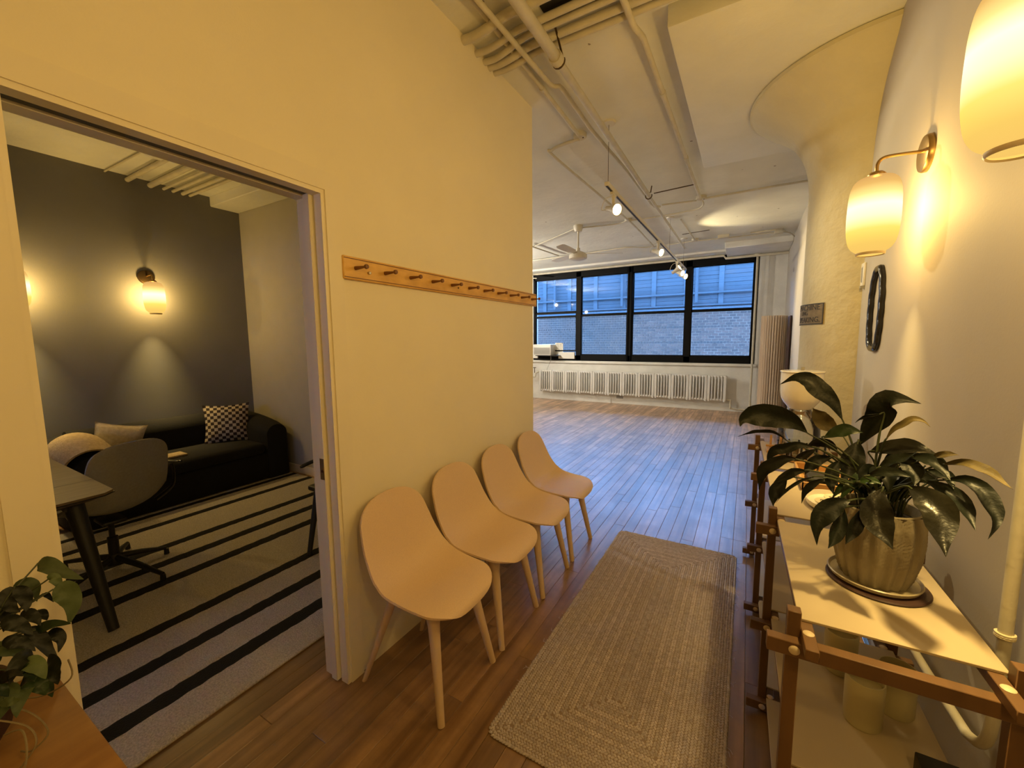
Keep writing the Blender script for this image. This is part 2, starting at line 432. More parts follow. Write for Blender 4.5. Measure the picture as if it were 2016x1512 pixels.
LILY=[
('d',0.070,0.2,[(0.163,1.460,1.219),(0.127,1.452,1.249),(0.075,1.444,1.264),(0.026,1.436,1.263),(-0.003,1.428,1.249),(-0.010,1.420,1.227)]),
('d',0.016,0.9,[(0.121,1.500,1.180),(0.081,1.500,1.206),(0.040,1.500,1.204),(0.012,1.500,1.194),(-0.016,1.500,1.178)]),
('d',0.057,-0.3,[(0.252,1.520,1.256),(0.229,1.528,1.300),(0.193,1.536,1.339),(0.167,1.544,1.365),(0.133,1.552,1.373),(0.094,1.560,1.349)]),
('p',0.054,0.3,[(0.264,1.620,1.200),(0.236,1.633,1.219),(0.212,1.647,1.244),(0.196,1.660,1.266)]),
('d',0.064,0.2,[(0.289,1.480,1.192),(0.305,1.468,1.241),(0.323,1.456,1.285),(0.331,1.444,1.328),(0.357,1.432,1.335),(0.393,1.420,1.327)]),
('d',0.011,0.8,[(0.326,1.450,1.290),(0.299,1.450,1.284),(0.281,1.450,1.275),(0.269,1.450,1.260)]),
('p',0.017,0.2,[(0.324,1.400,1.226),(0.336,1.392,1.259),(0.352,1.384,1.277),(0.367,1.376,1.293),(0.385,1.368,1.290),(0.396,1.360,1.278)]),
('d',0.030,0.2,[(0.178,1.400,1.189),(0.142,1.400,1.193),(0.110,1.400,1.180),(0.083,1.400,1.170),(0.069,1.400,1.147),(0.065,1.400,1.121)]),
('d',0.031,0.5,[(0.246,1.500,1.158),(0.225,1.517,1.181),(0.194,1.533,1.176),(0.171,1.550,1.152)]),
('s',0.022,0.2,[(0.186,1.440,1.177),(0.163,1.440,1.159),(0.145,1.440,1.144),(0.133,1.440,1.133)]),
('d',0.035,0.1,[(0.137,1.360,1.159),(0.108,1.360,1.158),(0.078,1.360,1.138),(0.055,1.360,1.116),(0.049,1.360,1.084),(0.047,1.360,1.053)]),
('d',0.026,0.4,[(0.161,1.360,1.132),(0.127,1.360,1.123),(0.099,1.360,1.099),(0.081,1.360,1.084)]),
('d',0.037,0.1,[(0.115,1.380,1.098),(0.097,1.373,1.070),(0.085,1.367,1.043),(0.084,1.360,1.013)]),
('d',0.010,0.5,[(0.175,1.340,1.123),(0.146,1.335,1.110),(0.120,1.330,1.088),(0.103,1.325,1.066),(0.088,1.320,1.039)]),
('d',0.019,0.2,[(0.194,1.320,1.127),(0.170,1.320,1.109),(0.152,1.320,1.083),(0.146,1.320,1.047)]),
('d',0.050,0.0,[(0.246,1.300,1.084),(0.217,1.290,1.071),(0.192,1.280,1.046),(0.176,1.270,1.012),(0.178,1.260,0.963)]),
('d',0.033,0.1,[(0.234,1.300,1.059),(0.227,1.287,1.024),(0.214,1.273,0.986),(0.201,1.260,0.961)]),
('d',0.030,0.2,[(0.265,1.280,1.075),(0.258,1.270,1.045),(0.243,1.260,1.009),(0.233,1.250,0.985)]),
('h',0.064,0.0,[(0.305,1.300,1.126),(0.293,1.280,1.094),(0.289,1.260,1.062),(0.302,1.240,1.030),(0.314,1.220,1.006)]),
('h',0.066,0.1,[(0.345,1.280,1.144),(0.366,1.245,1.136),(0.377,1.210,1.113),(0.376,1.175,1.075),(0.375,1.140,1.044)]),
('d',0.036,0.3,[(0.391,1.360,1.143),(0.423,1.330,1.137),(0.443,1.300,1.117),(0.447,1.270,1.095),(0.449,1.240,1.075)]),
('h',0.051,0.5,[(0.304,1.440,1.184),(0.341,1.413,1.206),(0.383,1.387,1.214),(0.418,1.360,1.208)]),
('d',0.035,0.2,[(0.368,1.380,1.196),(0.397,1.353,1.199),(0.411,1.327,1.186),(0.422,1.300,1.164)]),
('p',0.017,0.2,[(0.404,1.360,1.205),(0.418,1.330,1.220),(0.431,1.300,1.228)]),
('p',0.022,0.1,[(0.413,1.340,1.191),(0.438,1.300,1.212),(0.458,1.260,1.210),(0.467,1.220,1.200),(0.472,1.180,1.193)]),
('d',0.034,0.1,[(0.423,1.340,1.155),(0.450,1.316,1.168),(0.472,1.292,1.154),(0.481,1.268,1.124),(0.479,1.244,1.098),(0.461,1.220,1.068)]),
('d',0.024,0.3,[(0.267,1.280,1.157),(0.294,1.267,1.175),(0.318,1.253,1.180),(0.339,1.240,1.178)]),
('g',0.037,0.2,[(0.198,1.420,1.216),(0.228,1.413,1.238),(0.254,1.407,1.245),(0.279,1.400,1.243)]),
('d',0.053,0.0,[(0.280,1.450,1.210),(0.271,1.433,1.174),(0.257,1.417,1.132),(0.240,1.400,1.098)]),
('d',0.027,0.5,[(0.301,1.340,1.165),(0.323,1.327,1.191),(0.346,1.313,1.208),(0.360,1.300,1.226)]),
('d',0.049,0.3,[(0.350,1.500,1.123),(0.370,1.480,1.161),(0.400,1.460,1.177),(0.432,1.440,1.176)]),
('d',0.033,0.2,[(0.239,1.420,1.158),(0.222,1.407,1.130),(0.216,1.393,1.096),(0.224,1.380,1.066)]),
('g',0.023,0.4,[(0.262,1.320,1.130),(0.275,1.313,1.138),(0.290,1.307,1.139),(0.304,1.300,1.135)]),
('d',0.041,0.1,[(0.355,1.400,1.187),(0.370,1.380,1.174),(0.376,1.360,1.154),(0.372,1.340,1.130)]),
('d',0.033,0.3,[(0.399,1.380,1.165),(0.421,1.360,1.162),(0.431,1.340,1.157),(0.435,1.320,1.139)]),
('d',0.032,0.2,[(0.225,1.440,1.158),(0.192,1.433,1.148),(0.169,1.427,1.124),(0.160,1.420,1.101)]),
]
POTHOS=[
('l',0.028,0.1,[(-1.300,0.204,1.033),(-1.280,0.214,1.029),(-1.260,0.231,1.008),(-1.240,0.255,0.986)]),
('l',0.025,0.2,[(-1.340,0.173,0.972),(-1.337,0.188,0.982),(-1.333,0.199,0.968),(-1.330,0.199,0.937)]),
('d',0.024,0.0,[(-1.260,0.158,1.017),(-1.253,0.152,1.001),(-1.247,0.153,0.981),(-1.240,0.163,0.966)]),
('d',0.021,0.1,[(-1.250,0.162,1.018),(-1.243,0.170,0.999),(-1.237,0.171,0.979),(-1.230,0.168,0.967)]),
('l',0.017,0.2,[(-1.260,0.208,1.006),(-1.253,0.214,1.008),(-1.247,0.219,0.993),(-1.240,0.221,0.976)]),
('l',0.037,0.1,[(-1.240,0.210,0.989),(-1.233,0.224,0.977),(-1.227,0.231,0.946),(-1.220,0.221,0.909)]),
('d',0.009,0.4,[(-1.260,0.199,0.979),(-1.260,0.203,0.973),(-1.260,0.207,0.964),(-1.260,0.211,0.952)]),
('d',0.016,0.2,[(-1.270,0.192,0.943),(-1.263,0.193,0.936),(-1.257,0.196,0.929),(-1.250,0.197,0.923)]),
('g',0.018,0.4,[(-1.250,0.181,0.912),(-1.233,0.192,0.920),(-1.217,0.206,0.922),(-1.200,0.221,0.918)]),
('d',0.021,0.1,[(-1.280,0.201,0.882),(-1.270,0.210,0.876),(-1.260,0.214,0.861),(-1.250,0.206,0.843)]),
('d',0.023,0.3,[(-1.260,0.168,0.917),(-1.247,0.180,0.903),(-1.233,0.190,0.867),(-1.220,0.200,0.836)]),
('d',0.025,0.2,[(-1.200,0.132,0.974),(-1.193,0.143,0.974),(-1.187,0.156,0.958),(-1.180,0.166,0.938)]),
('d',0.022,0.3,[(-1.220,0.133,0.924),(-1.213,0.145,0.926),(-1.207,0.159,0.913),(-1.200,0.169,0.893)]),
('g',0.018,0.2,[(-1.160,0.143,0.888),(-1.153,0.150,0.888),(-1.147,0.154,0.877),(-1.140,0.154,0.866)]),
('d',0.015,0.4,[(-1.140,0.115,0.893),(-1.127,0.123,0.908),(-1.113,0.130,0.913),(-1.100,0.137,0.908)]),
('l',0.014,0.2,[(-1.120,0.110,0.863),(-1.113,0.118,0.867),(-1.107,0.125,0.866),(-1.100,0.131,0.868)]),
('d',0.023,0.1,[(-1.300,0.147,0.978),(-1.293,0.150,0.962),(-1.287,0.150,0.942),(-1.280,0.143,0.921)]),
('d',0.021,0.3,[(-1.250,0.163,0.952),(-1.240,0.172,0.955),(-1.230,0.179,0.945),(-1.220,0.183,0.931)]),
]

# ================================================================ the setting
WX = -1.457; RX = 0.58; ZC = 3.20; YF = 9.41
# floor: maple boards running away from the camera
fl = struct('floor', MB().box(-7, 0.62, -2.6, 9.66, -0.06, -0.016), JUTEB)
BW = 0.085
meshes = {}
def plank_mb(L, ox=0, oy=0):
    b = MB(); g = 0.0006; c = 0.0012; w = BW/2-g; h = L/2-g
    v = []
    for (a, z) in ((0, -0.016), (0, -c), (c, 0)):
        v += [(ox-w+a, oy-h+a, z), (ox+w-a, oy-h+a, z), (ox+w-a, oy+h-a, z), (ox-w+a, oy+h-a, z)]
    f = [(8, 9, 10, 11)]
    for k in (0, 4):
        for i in range(4): f.append((k+i, k+(i+1) % 4, k+4+(i+1) % 4, k+4+i))
    return b.add(v, f)
planks = []
rp = random.Random(3)
x = -7+BW/2; ncol = 0
while x < 0.6:
    y = -2.6-rp.random()*1.2
    while y < 9.5:
        L = rp.choice((0.55, 0.8, 1.05, 1.3, 1.3, 1.6, 1.9))
        if y+L > -2.6: planks.append((x, y+L/2, L))
        y += L
    x += BW
def seen(p):
    x, y, L = p; y1 = y+L/2
    if y1 < 0.55: return False
    if x < -1.9 and y < 2.8: return False
    if x < -1.457 and 1.1 < y < 2.8: return False
    if y > 2.8 and x < -0.53*y1+0.05: return False
    if x > 0.12+0.02*y: return False
    return x*x+(y-L*0.3)**2 < 60
near = sorted([p for p in planks if seen(p)], key=lambda p: p[0]**2+(p[1]-p[2]*0.3)**2)[:298]
nset = set(near)
for p in near:
    x, y, L = p
    if L not in meshes:
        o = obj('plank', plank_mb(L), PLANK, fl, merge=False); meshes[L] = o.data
    else:
        o = bpy.data.objects.new('plank', meshes[L]); COL.objects.link(o); o.parent = fl
    o.location = (x, y, 0)
rest = MB(); tints = []
for p in planks:
    if p not in nset:
        plank = plank_mb(p[2], p[0], p[1]); rest.add(plank.v, plank.f); tints += [rp.random()]*len(plank.v)
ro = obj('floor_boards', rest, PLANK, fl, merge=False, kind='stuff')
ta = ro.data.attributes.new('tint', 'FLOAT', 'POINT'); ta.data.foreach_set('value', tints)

# left wall with the wide opening and its sliding-door pocket
Y0, Y1, ZH = 0.258, 1.058, 2.08
XR = -1.60
w = MB()
w.box(XR, WX, -2.6, Y0, 0, ZC).box(XR, WX, Y0, Y1, ZH+0.03, ZC)
w.box(-1.497, WX, Y1, 2.845, 0, ZC).box(XR, -1.548, Y1, 2.72, 0, ZC).box(-1.548, -1.497, 2.05, 2.845, 0, ZC).box(-1.548, -1.497, Y1, 2.05, ZH+0.03, ZC)
struct('wall_left', w, WALL)
struct('wall_divider', MB().box(-7, -1.548, 2.74, 2.845, 0, ZC), WALL)
struct('wall_side_far', MB().box(-5.3, -1.60, 2.72, 2.7395, 0, 3.12), SIDEW)
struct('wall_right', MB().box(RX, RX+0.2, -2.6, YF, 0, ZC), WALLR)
struct('wall_near', MB().box(-1.6, RX+0.2, -2.8, -2.6, 0, ZC), WALL)
struct('wall_side_dark', MB().box(-5.5, -5.3, -2.6, 2.72, 0, ZC), DARKW)
sw = MB().box(-5.3, -1.6, -2.2, -2.0, 0, 1.2).box(-5.3, -1.6, -2.2, -2.0, 1.9, ZC).box(-5.3, -3.6, -2.2, -2.0, 1.2, 1.9).box(-3.6, -3.0, -2.2, -2.0, 1.2, 1.5).box(-3.0, -1.6, -2.2, -2.0, 1.2, 1.9)
struct('wall_side_near', sw, WALL)
wf = MB().box(-7, -4.8, YF, 9.66, 0, ZC).box(0.12, 0.78, YF, 9.66, 0, ZC).box(-4.8, 0.12, YF, 9.66, 0, 0.98).box(-4.8, 0.12, YF, 9.66, 3.165, ZC)
struct('wall_far', wf, FARW)
struct('wall_far_left', MB().box(-7.2, -7, 2.72, 9.66, 0, ZC), FARW)
# ceiling with the drop panel of the mushroom column
ce = struct('ceiling', MB().box(-7.2, 0.78, -2.8, 9.66, ZC, ZC+0.2), CEIL)
bmx = bmesh.new(); 
dp = MB().bbox(-0.437, RX+0.1, 2.38, 4.40, 3.09, ZC+0.05, 0.012, 2)
obj('drop_panel', dp, CEIL, ce)
obj('side_room_ceiling', MB().box(-5.3, XR, -2.0, 2.72, 3.125, ZC-0.001), CEIL, ce)
obj('side_room_soffit', MB().bbox(-5.3, XR, 2.42, 2.72, 3.02, 3.13, 0.008, 1), CEIL, ce)
obj('window_soffit', MB().bbox(-7, -0.45, 9.05, YF, 3.155, ZC+0.01, 0.01, 1), FARW, ce)
obj('corner_soffit', MB().bbox(-0.44, RX, 8.42, YF-0.001, 3.10, ZC+0.01, 0.008, 1), FARW, ce)
# mushroom column
XC, YC, RC = 0.675, 3.56, 0.358
prof = [(RC, 0), (RC, 2.2), (RC, 2.42), (RC+0.004, 2.52), (RC+0.018, 2.62), (RC+0.05, 2.72), (RC+0.105, 2.82), (RC+0.18, 2.90), (RC+0.262, 2.965), (RC+0.335, 3.02), (RC+0.368, 3.055)]
pp = [(r, z) for r, z in prof]
G = [[None]*97 for _ in range(60)]
rc_ = random.Random(2)
cb = MB(); cp = spline([(r, 0, z) for r, z in pp], 4)
cb.lathe([(p.x, p.z) for p in cp]+[(RC+0.380, 3.060), (RC+0.380, 3.083), (RC+0.370, 3.086), (RC+0.370, 3.095)], (XC, YC, 0), 96)
co = struct('column', cb, COLM)

# trims: casing of the opening, jambs, sliding door
cs = MB()
def casing_strip(mb, a, b, c, d):  # y0,y1,z0,z1 stepped face board on corridor side
    mb.box(WX, WX+0.012, a, b, c, d)
cs.box(WX, WX+0.010, Y1+0.006, Y1+0.072, 0, ZH+0.076).box(WX, WX+0.010, Y0-0.072, Y0-0.006, 0, ZH+0.076).box(WX, WX+0.010, Y0-0.006, Y1+0.006, ZH+0.006, ZH+0.076)
struct('trim_1', cs, TRIMW)
jb = MB()
jb.box(-1.497, WX+0.004, Y1-0.010, Y1+0.006, 0, ZH+0.006)
jb.box(XR-0.004, -1.546, Y1-0.010, Y1+0.006, 0, ZH+0.006)
jb.box(XR-0.004, WX+0.004, Y0-0.006, Y0+0.010, 0, ZH+0.006)
jb.box(-1.500, WX+0.004, Y0+0.01, Y1-0.010, ZH-0.010, ZH+0.03).box(XR-0.004, -1.545, Y0+0.01, Y1-0.01, ZH-0.01, ZH+0.03)
struct('trim_2', jb, TRIMW)
struct('trim_3', MB().box(-1.545, -1.50, Y0+0.01, Y1-0.010, ZH+0.008, ZH+0.03).box(-1.535, -1.51, Y0+0.01, Y1-0.01, ZH-0.006, ZH+0.010), TRACKD)
dr = struct('door_1', MB().bbox(-1.541, -1.503, 1.030, 2.03, 0.008, ZH+0.006, 0.002, 1), TRIMW)
lt = obj('latch', MB().box(-1.531, -1.505, 1.0285, 1.033, 0.925, 1.015).lathe([(0.0, -0.002), (0.011, -0.002), (0.011, 0.002)], (-1.517, 1.029, 0.968), 16, 'y'), BRASS, dr, label='square brass latch plate in the door edge')
obj('keyhole', MB().lathe([(0.0, -0.003), (0.006, -0.003), (0.006, 0.001)], (-1.513, 1.0275, 0.963), 14, 'y'), MATD, lt)
struct('baseboard_far', MB().box(-7, -2.75, YF-0.02, YF, 0, 0.11).box(-2.45, -1.9, YF-0.012, YF, 0.0, 0.10).box(-1.95, 0.0, YF-0.02, YF, 0, 0.10).box(-7, 0.1, YF-0.008, YF, 0.11, 0.2), FARW)
struct('trim_4', MB().bbox(-4.95, 0.16, YF-0.05, YF+0.02, 0.925, 0.982, 0.006, 1), FARW)

# the black window bank, four double-hung windows
wf = MB()
yf0, yf1 = YF-0.005, YF+0.11
wf.box(-4.8, 0.12, yf0, yf1, 2.99, 3.175).box(-4.8, 0.12, yf0, yf1, 0.98, 1.115)
for a, b in ((-4.8, -4.745), (-3.64, -3.52), (-2.415, -2.295), (-1.195, -1.075), (0.04, 0.12)):
    wf.box(a, b, yf0, yf1, 1.0, 3.1)
wf.box(-2.395, -2.385, yf0-0.02, yf0, 1.0, 3.15).box(-2.325, -2.315, yf0-0.02, yf0, 1.0, 3.15)
struct('trim_5', wf, BLACKF)
bays = [(-4.745, -3.64), (-3.52, -2.415), (-2.295, -1.195), (-1.075, 0.04)]
for i, (a, b) in enumerate(bays):
    lo0, lo1, up0, up1 = 1.115, 2.085, 2.06, 2.99
    if i == 0: lo0, lo1, up0, up1 = 1.21, 2.17, 2.15, 2.99
    u = MB(); y0, y1 = YF+0.05, YF+0.085; t = 0.016
    u.box(a, b, y0, y1, up1-0.02, up1).box(a, b, y0, y1, up0, up0+0.045).box(a, a+t, y0, y1, up0, up1).box(b-t, b, y0, y1, up0, up1)
    wo = struct('window_%d' % (i+1), u, BLACKF)
    l = MB(); y2, y3 = YF+0.01, YF+0.045
    l.box(a, b, y2, y3, lo1-0.04, lo1).box(a, b, y2, y3, lo0, lo0+0.03).box(a, a+t, y2, y3, lo0, lo1).box(b-t, b, y2, y3, lo0, lo1)
    lo = obj('lower_sash', l, BLACKF, wo)
    obj('sash_lock', MB().bbox((a+b)/2-0.25-0.03, (a+b)/2-0.25+0.03, y2, y3, lo1, lo1+0.018, 0.004, 1).bbox((a+b)/2+0.22, (a+b)/2+0.28, y2, y3, lo1, lo1+0.018, 0.004, 1), BLACKF, lo)
    obj('pane', MB().box(a+t, b-t, y0+0.015, y0+0.019, up0+0.045, up1-0.02), GLASS, wo)
    obj('pane', MB().box(a+t, b-t, y2+0.015, y2+0.019, lo0+0.03, lo1-0.04), GLASS, lo)
    if i == 0: obj('storm_rail', MB().box(a, b, YF+0.09, YF+0.105, 2.04, 2.09), BLACKF, wo)
# side room window, behind and to the left of the opening
wn = MB().box(-3.6, -3.56, -2.15, -2.08, 1.5, 1.9).box(-3.04, -3.0, -2.15, -2.08, 1.5, 1.9).box(-3.6, -3.0, -2.15, -2.08, 1.86, 1.9).box(-3.6, -3.0, -2.15, -2.08, 1.5, 1.54)
w5 = struct('window_5', wn, BLACKF)
obj('pane', MB().box(-3.56, -3.04, -2.12, -2.116, 1.54, 1.86), GLASS, w5)

# ---------------------------------------------------------------- outside: the facing building
YB = 14.0
fw_ = struct('wall_outside', MB().box(-14, 6, YB+0.012, YB+0.4, -4, 2.37), MORTAR, label='mortar bed of the brick wall across the alley')
bl = MB().box(-0.1, 0.1, 0, 0.03, 0, 0.054)
bricks = []
rb = random.Random(5)
row = 0; z = -0.6
while z < 2.33:
    x = -9.5+(0.0925 if row % 2 else 0)
    hd = (row % 6 == 0)
    while x < 2.5:
        bricks.append((x, z, hd)); x += 0.0925 if hd else 0.185
    z += 0.081; row += 1
bm_full = None; bm_head = None
def facing(p):
    x, z, h = p
    return -7.3 < x < 0.3 and z > 0.8
cand = sorted([p for p in bricks if facing(p) and not p[2]], key=lambda p: abs(p[0]+0.6)+abs(p[1]-1.7)*0.3)[:290]
cset = set(cand)
me_full = None
for (x, z, h) in cand:
    if me_full is None:
        o = obj('brick', MB().box(-0.079, 0.079, 0, 0.03, 0, 0.058), BRICK, fw_, merge=False); me_full = o.data
    else:
        o = bpy.data.objects.new('brick', me_full); COL.objects.link(o); o.parent = fw_
    o.location = (x+rb.uniform(-.003, .003), YB-0.012+rb.uniform(-0.006, 0.008), z)
rest = MB()
for p in bricks:
    if p not in cset:
        x, z, h = p; w_ = 0.036 if h else 0.079; yy = YB-0.012+rb.uniform(-0.006, 0.008)
        rest.box(x-w_, x+w_, yy, yy+0.03, z, z+0.058)
obj('brickwork', rest, BRICK, fw_, merge=False, kind='stuff')
# siding above the brick: wavy courses, battens, ledges
sd = MB()
z = 2.46
k = 0
while z < 4.3:
    sd.box(-14, 6, YB+0.02+0.012*(k % 2), YB+0.2, z, z+0.115); z += 0.12; k += 1
so = struct('wall_outside_upper', sd, SIDING)
obj('ledge', MB().box(-14, 6, YB-0.10, YB+0.1, 2.37, 2.44), SIDING2, so)
obj('ledge', MB().box(-14, 6, YB-0.05, YB+0.1, 2.50, 2.54), SIDING, so)
obj('ledge', MB().box(-14, 6, YB-0.12, YB+0.1, 2.86, 2.92), SIDING, so)
bb = None
x = -9.6
while x < 3:
    if bb is None:
        bo = obj('batten', MB().box(-0.07, 0.07, -0.010, 0.05, 2.54, 4.3), SIDING2, so, merge=False); bb = bo.data
    else:
        bo = bpy.data.objects.new('batten', bb); COL.objects.link(bo); bo.parent = so
    bo.location = (x, YB, 0); x += 0.98
for x in (-6.2, -3.75, -1.45, 1.0):
    obj('downpipe', MB().tube([(x, YB-0.1, 2.6), (x, YB-0.1, 4.3)], 0.05, 8), SIDING, so)
obj('parapet', MB().box(-14, 6, YB-0.15, YB+0.4, 4.3, 4.42), SIDING2, so)
struct('ground_outside', MB().box(-30, 20, 9.7, 40, -4.2, -4.0).box(-30, 20, -30, -2.85, -4.2, -4.0), GROUND, label='asphalt alley far below the windows')

# ================================================================ ceiling services
def pipe(name, pts, r, label, cat='pipe', n=12, group=None, couplings=(), smooth=0):
    P = spline(pts, smooth) if smooth else pts
    o = obj(name, MB().tube(P, r, n), PIPE, label=label, cat=cat, group=group)
    for (a, b) in couplings:
        a = Vector(a); b = Vector(b)
        rr = (r if not isinstance(r, (list, tuple)) else r[0])*1.25
        obj('coupling', MB().tube([a, b], rr, n), PIPE, o)
    return o
pipe('sprinkler_pipe', [(-1.01, -2.6, 3.07), (-1.005, 2.27, 3.07), (-1.006, 2.28, 3.07), (-1.025, 4.81, 3.07), (-1.026, 4.83, 3.07), (-1.037, 7.85, 3.07)], [.030, .030, .023, .023, .0165, .0165],
     'thick cream pipe running down the middle of the ceiling towards the windows', couplings=[((-1.005, 2.24, 3.07), (-1.005, 2.29, 3.07))])
pipe('conduit', [(-1.21, -2.6, 3.125), (-1.20, 1.8, 3.125), (-1.182, 2.56, 3.135), (-1.175, 2.60, 3.14), (-1.14, 2.62, 3.14), (-1.134, 2.66, 3.14), (-1.145, 3.25, 3.14), (-1.11, 4.26, 3.145), (-1.112, 5.32, 3.145), (-1.10, 5.50, 3.15), (-1.04, 5.56, 3.155)], .0145, 'thin cream conduit with a small jog beside the thick ceiling pipe')
pipe('conduit', [(-1.27, -2.6, 3.183), (-1.265, 1.9, 3.183), (-1.272, 2.34, 3.18), (-1.268, 2.64, 3.17), (-1.283, 3.34, 3.17)], .015, 'cream conduit along the left wall ending at a round ceiling box', couplings=[((-1.27, 2.62, 3.17), (-1.27, 2.66, 3.17))])
pipe('conduit', [(-1.30, 3.40, 3.165), (-1.46, 3.42, 3.165), (-1.58, 3.47, 3.165), (-1.615, 3.60, 3.165), (-1.57, 4.93, 3.165), (-1.54, 6.3, 3.165), (-1.564, 7.91, 3.165)], .013, 'thin cream conduit bending away from the round ceiling box', smooth=4)
pipe('conduit', [(-.60, -2.6, 3.125), (-.595, 2.30, 3.125), (-.592, 2.34, 3.125), (-.574, 2.45, 3.135), (-.577, 3.05, 3.15), (-.57, 5.50, 3.15)], .0165, 'cream conduit running along the edge of the drop panel', couplings=[((-.577, 3.05, 3.15), (-.577, 3.09, 3.15)), ((-.572, 4.2, 3.15), (-.572, 4.24, 3.15))])
pipe('conduit', [(-.55, 5.58, 3.17), (-.2, 5.56, 3.17), (.40, 5.55, 3.17), (.50, 5.60, 3.17), (.575, 5.66, 3.12)], .012, 'thin cream conduit crossing from the ceiling box to the column', smooth=3)
pipe('conduit', [(-1.02, 5.56, 3.172), (-.62, 5.60, 3.168)], .010, 'short dark-shadowed conduit between the middle pipe and the ceiling box')
pipe('conduit', [(-.56, 5.66, 3.168), (-.58, 5.85, 3.168), (-.72, 6.0, 3.172), (-1.3, 6.05, 3.172), (-1.56, 6.02, 3.172), (-1.75, 6.1, 3.172), (-2.24, 6.02, 3.172)], .010, 'thin cream conduit leading across the ceiling to the fan', smooth=4)
pipe('conduit', [(-.90, 6.35, 3.168), (-.87, 7.74, 3.168)], .012, 'short cream conduit above the end of the light track')
pipe('conduit', [(-4.1, 7.9, 3.172), (-2.6, 7.78, 3.172), (-2.0, 7.72, 3.172), (-1.7, 7.9, 3.172), (-1.3, 7.9, 3.172), (-.86, 7.85, 3.168), (-.2, 7.90, 3.168), (.35, 7.93, 3.168), (.50, 8.1, 3.17), (.575, 8.3, 3.15)], .010, 'long thin conduit crossing the ceiling near the windows', smooth=4)
pipe('conduit', [(-.05, 7.75, 3.168), (.30, 7.72, 3.168), (.38, 7.8, 3.168), (.42, 7.9, 3.168)], .012, 'short bent conduit over the corner soffit by the column', smooth=3)
pipe('conduit', [(-4.9, 6.85, 3.172), (-3.45, 6.75, 3.172), (-2.36, 6.02, 3.172)], .009, 'thin conduit reaching the ceiling fan from the far left')
pipe('conduit', [(-3.45, 6.6, 3.168), (-3.36, 7.7, 3.168)], .012, 'short conduit on the ceiling left of the fan')
pipe('steam_pipe', [(-4.95, 9.30, 3.125), (-0.5, 9.28, 3.125), (-.46, 9.27, 3.065), (.575, 9.25, 3.065)], .024, 'long cream pipe running just above the black windows')
def ceiling_box(x, y, r, label, z=ZC):
    o = obj('junction_box', MB().lathe([(0, -.035), (r*.9, -.035), (r, -.028), (r, 0)], (x, y, z), 20), PIPE, label=label, cat='junction box')
    obj('cover_screw', MB().lathe([(0, -.041), (.006, -.041), (.006, -.034)], (x+r*.5, y, z), 8), BRONZE, o)
ceiling_box(-1.29, 3.39, .055, 'round cream ceiling box where two thin conduits meet on the left')
ceiling_box(-.57, 5.57, .06, 'round cream ceiling box at the end of the drop panel conduit')
ceiling_box(-1.56, 6.04, .05, 'round cream ceiling box above the light track middle')
ceiling_box(-.87, 7.82, .055, 'round cream ceiling box near the windows')
o = obj('junction_box', MB().bbox(-.52, -.35, 7.76, 7.86, 3.15, 3.2, .004, 1), PIPE, label='small rectangular cream box left of the corner soffit', cat='junction box')
o = obj('junction_box', MB().bbox(.28, .40, 7.85, 7.95, 3.14, 3.2, .004, 1), PIPE, label='small rectangular cream box beside the column at the ceiling', cat='junction box')
# the bundle of pipes crossing overhead, dipping where they enter the left wall
cross = [(2.005, 1.965, .024), (2.13, 2.085, .018), (2.215, 2.145, .018), (2.27, 2.225, .021), (2.33, 2.29, .019)]
nm = ['thickest cream pipe crossing overhead, first of the bundle entering the wall', 'cream pipe crossing overhead, second of the bundle, in front of the dark slot',
      'cream pipe with a dip crossing overhead, in the middle of the bundle', 'wavy cream pipe crossing overhead, fourth of the bundle', 'wavy cream pipe crossing overhead, last of the bundle before the bare ceiling']
for (yw, y, r), lab in zip(cross, nm):
    pts = [(-1.46, yw, 3.168), (-1.38, yw+.004, 3.166), (-1.28, (yw*2+y)/3, 3.162), (-1.16, (yw+y*3)/4-.01, 3.16), (-1.0, y, 3.162), (-.5, y, 3.164), (.1, y, 3.164), (.578, y, 3.164)]
    pipe('ceiling_pipe', pts, r, lab, smooth=5, n=14)
pipe('ceiling_pipe', [(-1.2, 1.62, 3.16), (-.5, 1.62, 3.16), (.578, 1.62, 3.16)], .028, 'cream pipe crossing overhead at the very top edge of the picture')
for (y, z, r, d), nth in zip([(1.70, 3.12, .028, 0), (1.875, 3.13, .033, 0), (1.985, 3.16, .018, .05), (2.065, 3.145, .020, .07), (2.15, 3.13, .024, .08), (2.215, 3.145, .019, .09)], ('first', 'second', 'third', 'fourth', 'fifth', 'last')):
    pipe('ceiling_pipe', [(-5.3, y+.02, 3.085), (-1.602, y+.02, 3.085)], r*.75, 'cream pipe under the side room ceiling, %s of six beside its soffit' % nth)
struct('trim_6', MB().bbox(-1.0, -.2, 2.04, 2.13, ZC-.012, ZC-.0005, .002, 1), BLKM, label='dark slot in the ceiling between the crossing pipes')
for (x, y, z0) in ((-1.005, 2.30, 3.09), (-1.026, 4.82, 3.09)):
    h = obj('pipe_hanger', MB().tube([(x+.03, y-.12 if y < 3 else y, ZC-.03), (x+.02, y, 3.0+.10)], .006, 6).tube([(x+.034*math.cos(a), y, 3.07+.034*math.sin(a)) for a in [i*math.pi/10 for i in range(4, 22)]], .006, 6), BRONZE,
            label='rusty wire hanger round the middle ceiling pipe, %s' % ('beside the crossing pipe bundle' if y < 3 else 'above the start of the light track'), cat='pipe hanger')
obj('threaded_rod', MB().tube([(-1.02, 5.06, 3.165), (-.58, 5.03, 3.172)], .006, 6), BRONZE, label='dark threaded rod lying along the ceiling beside the middle pipe', cat='rod')
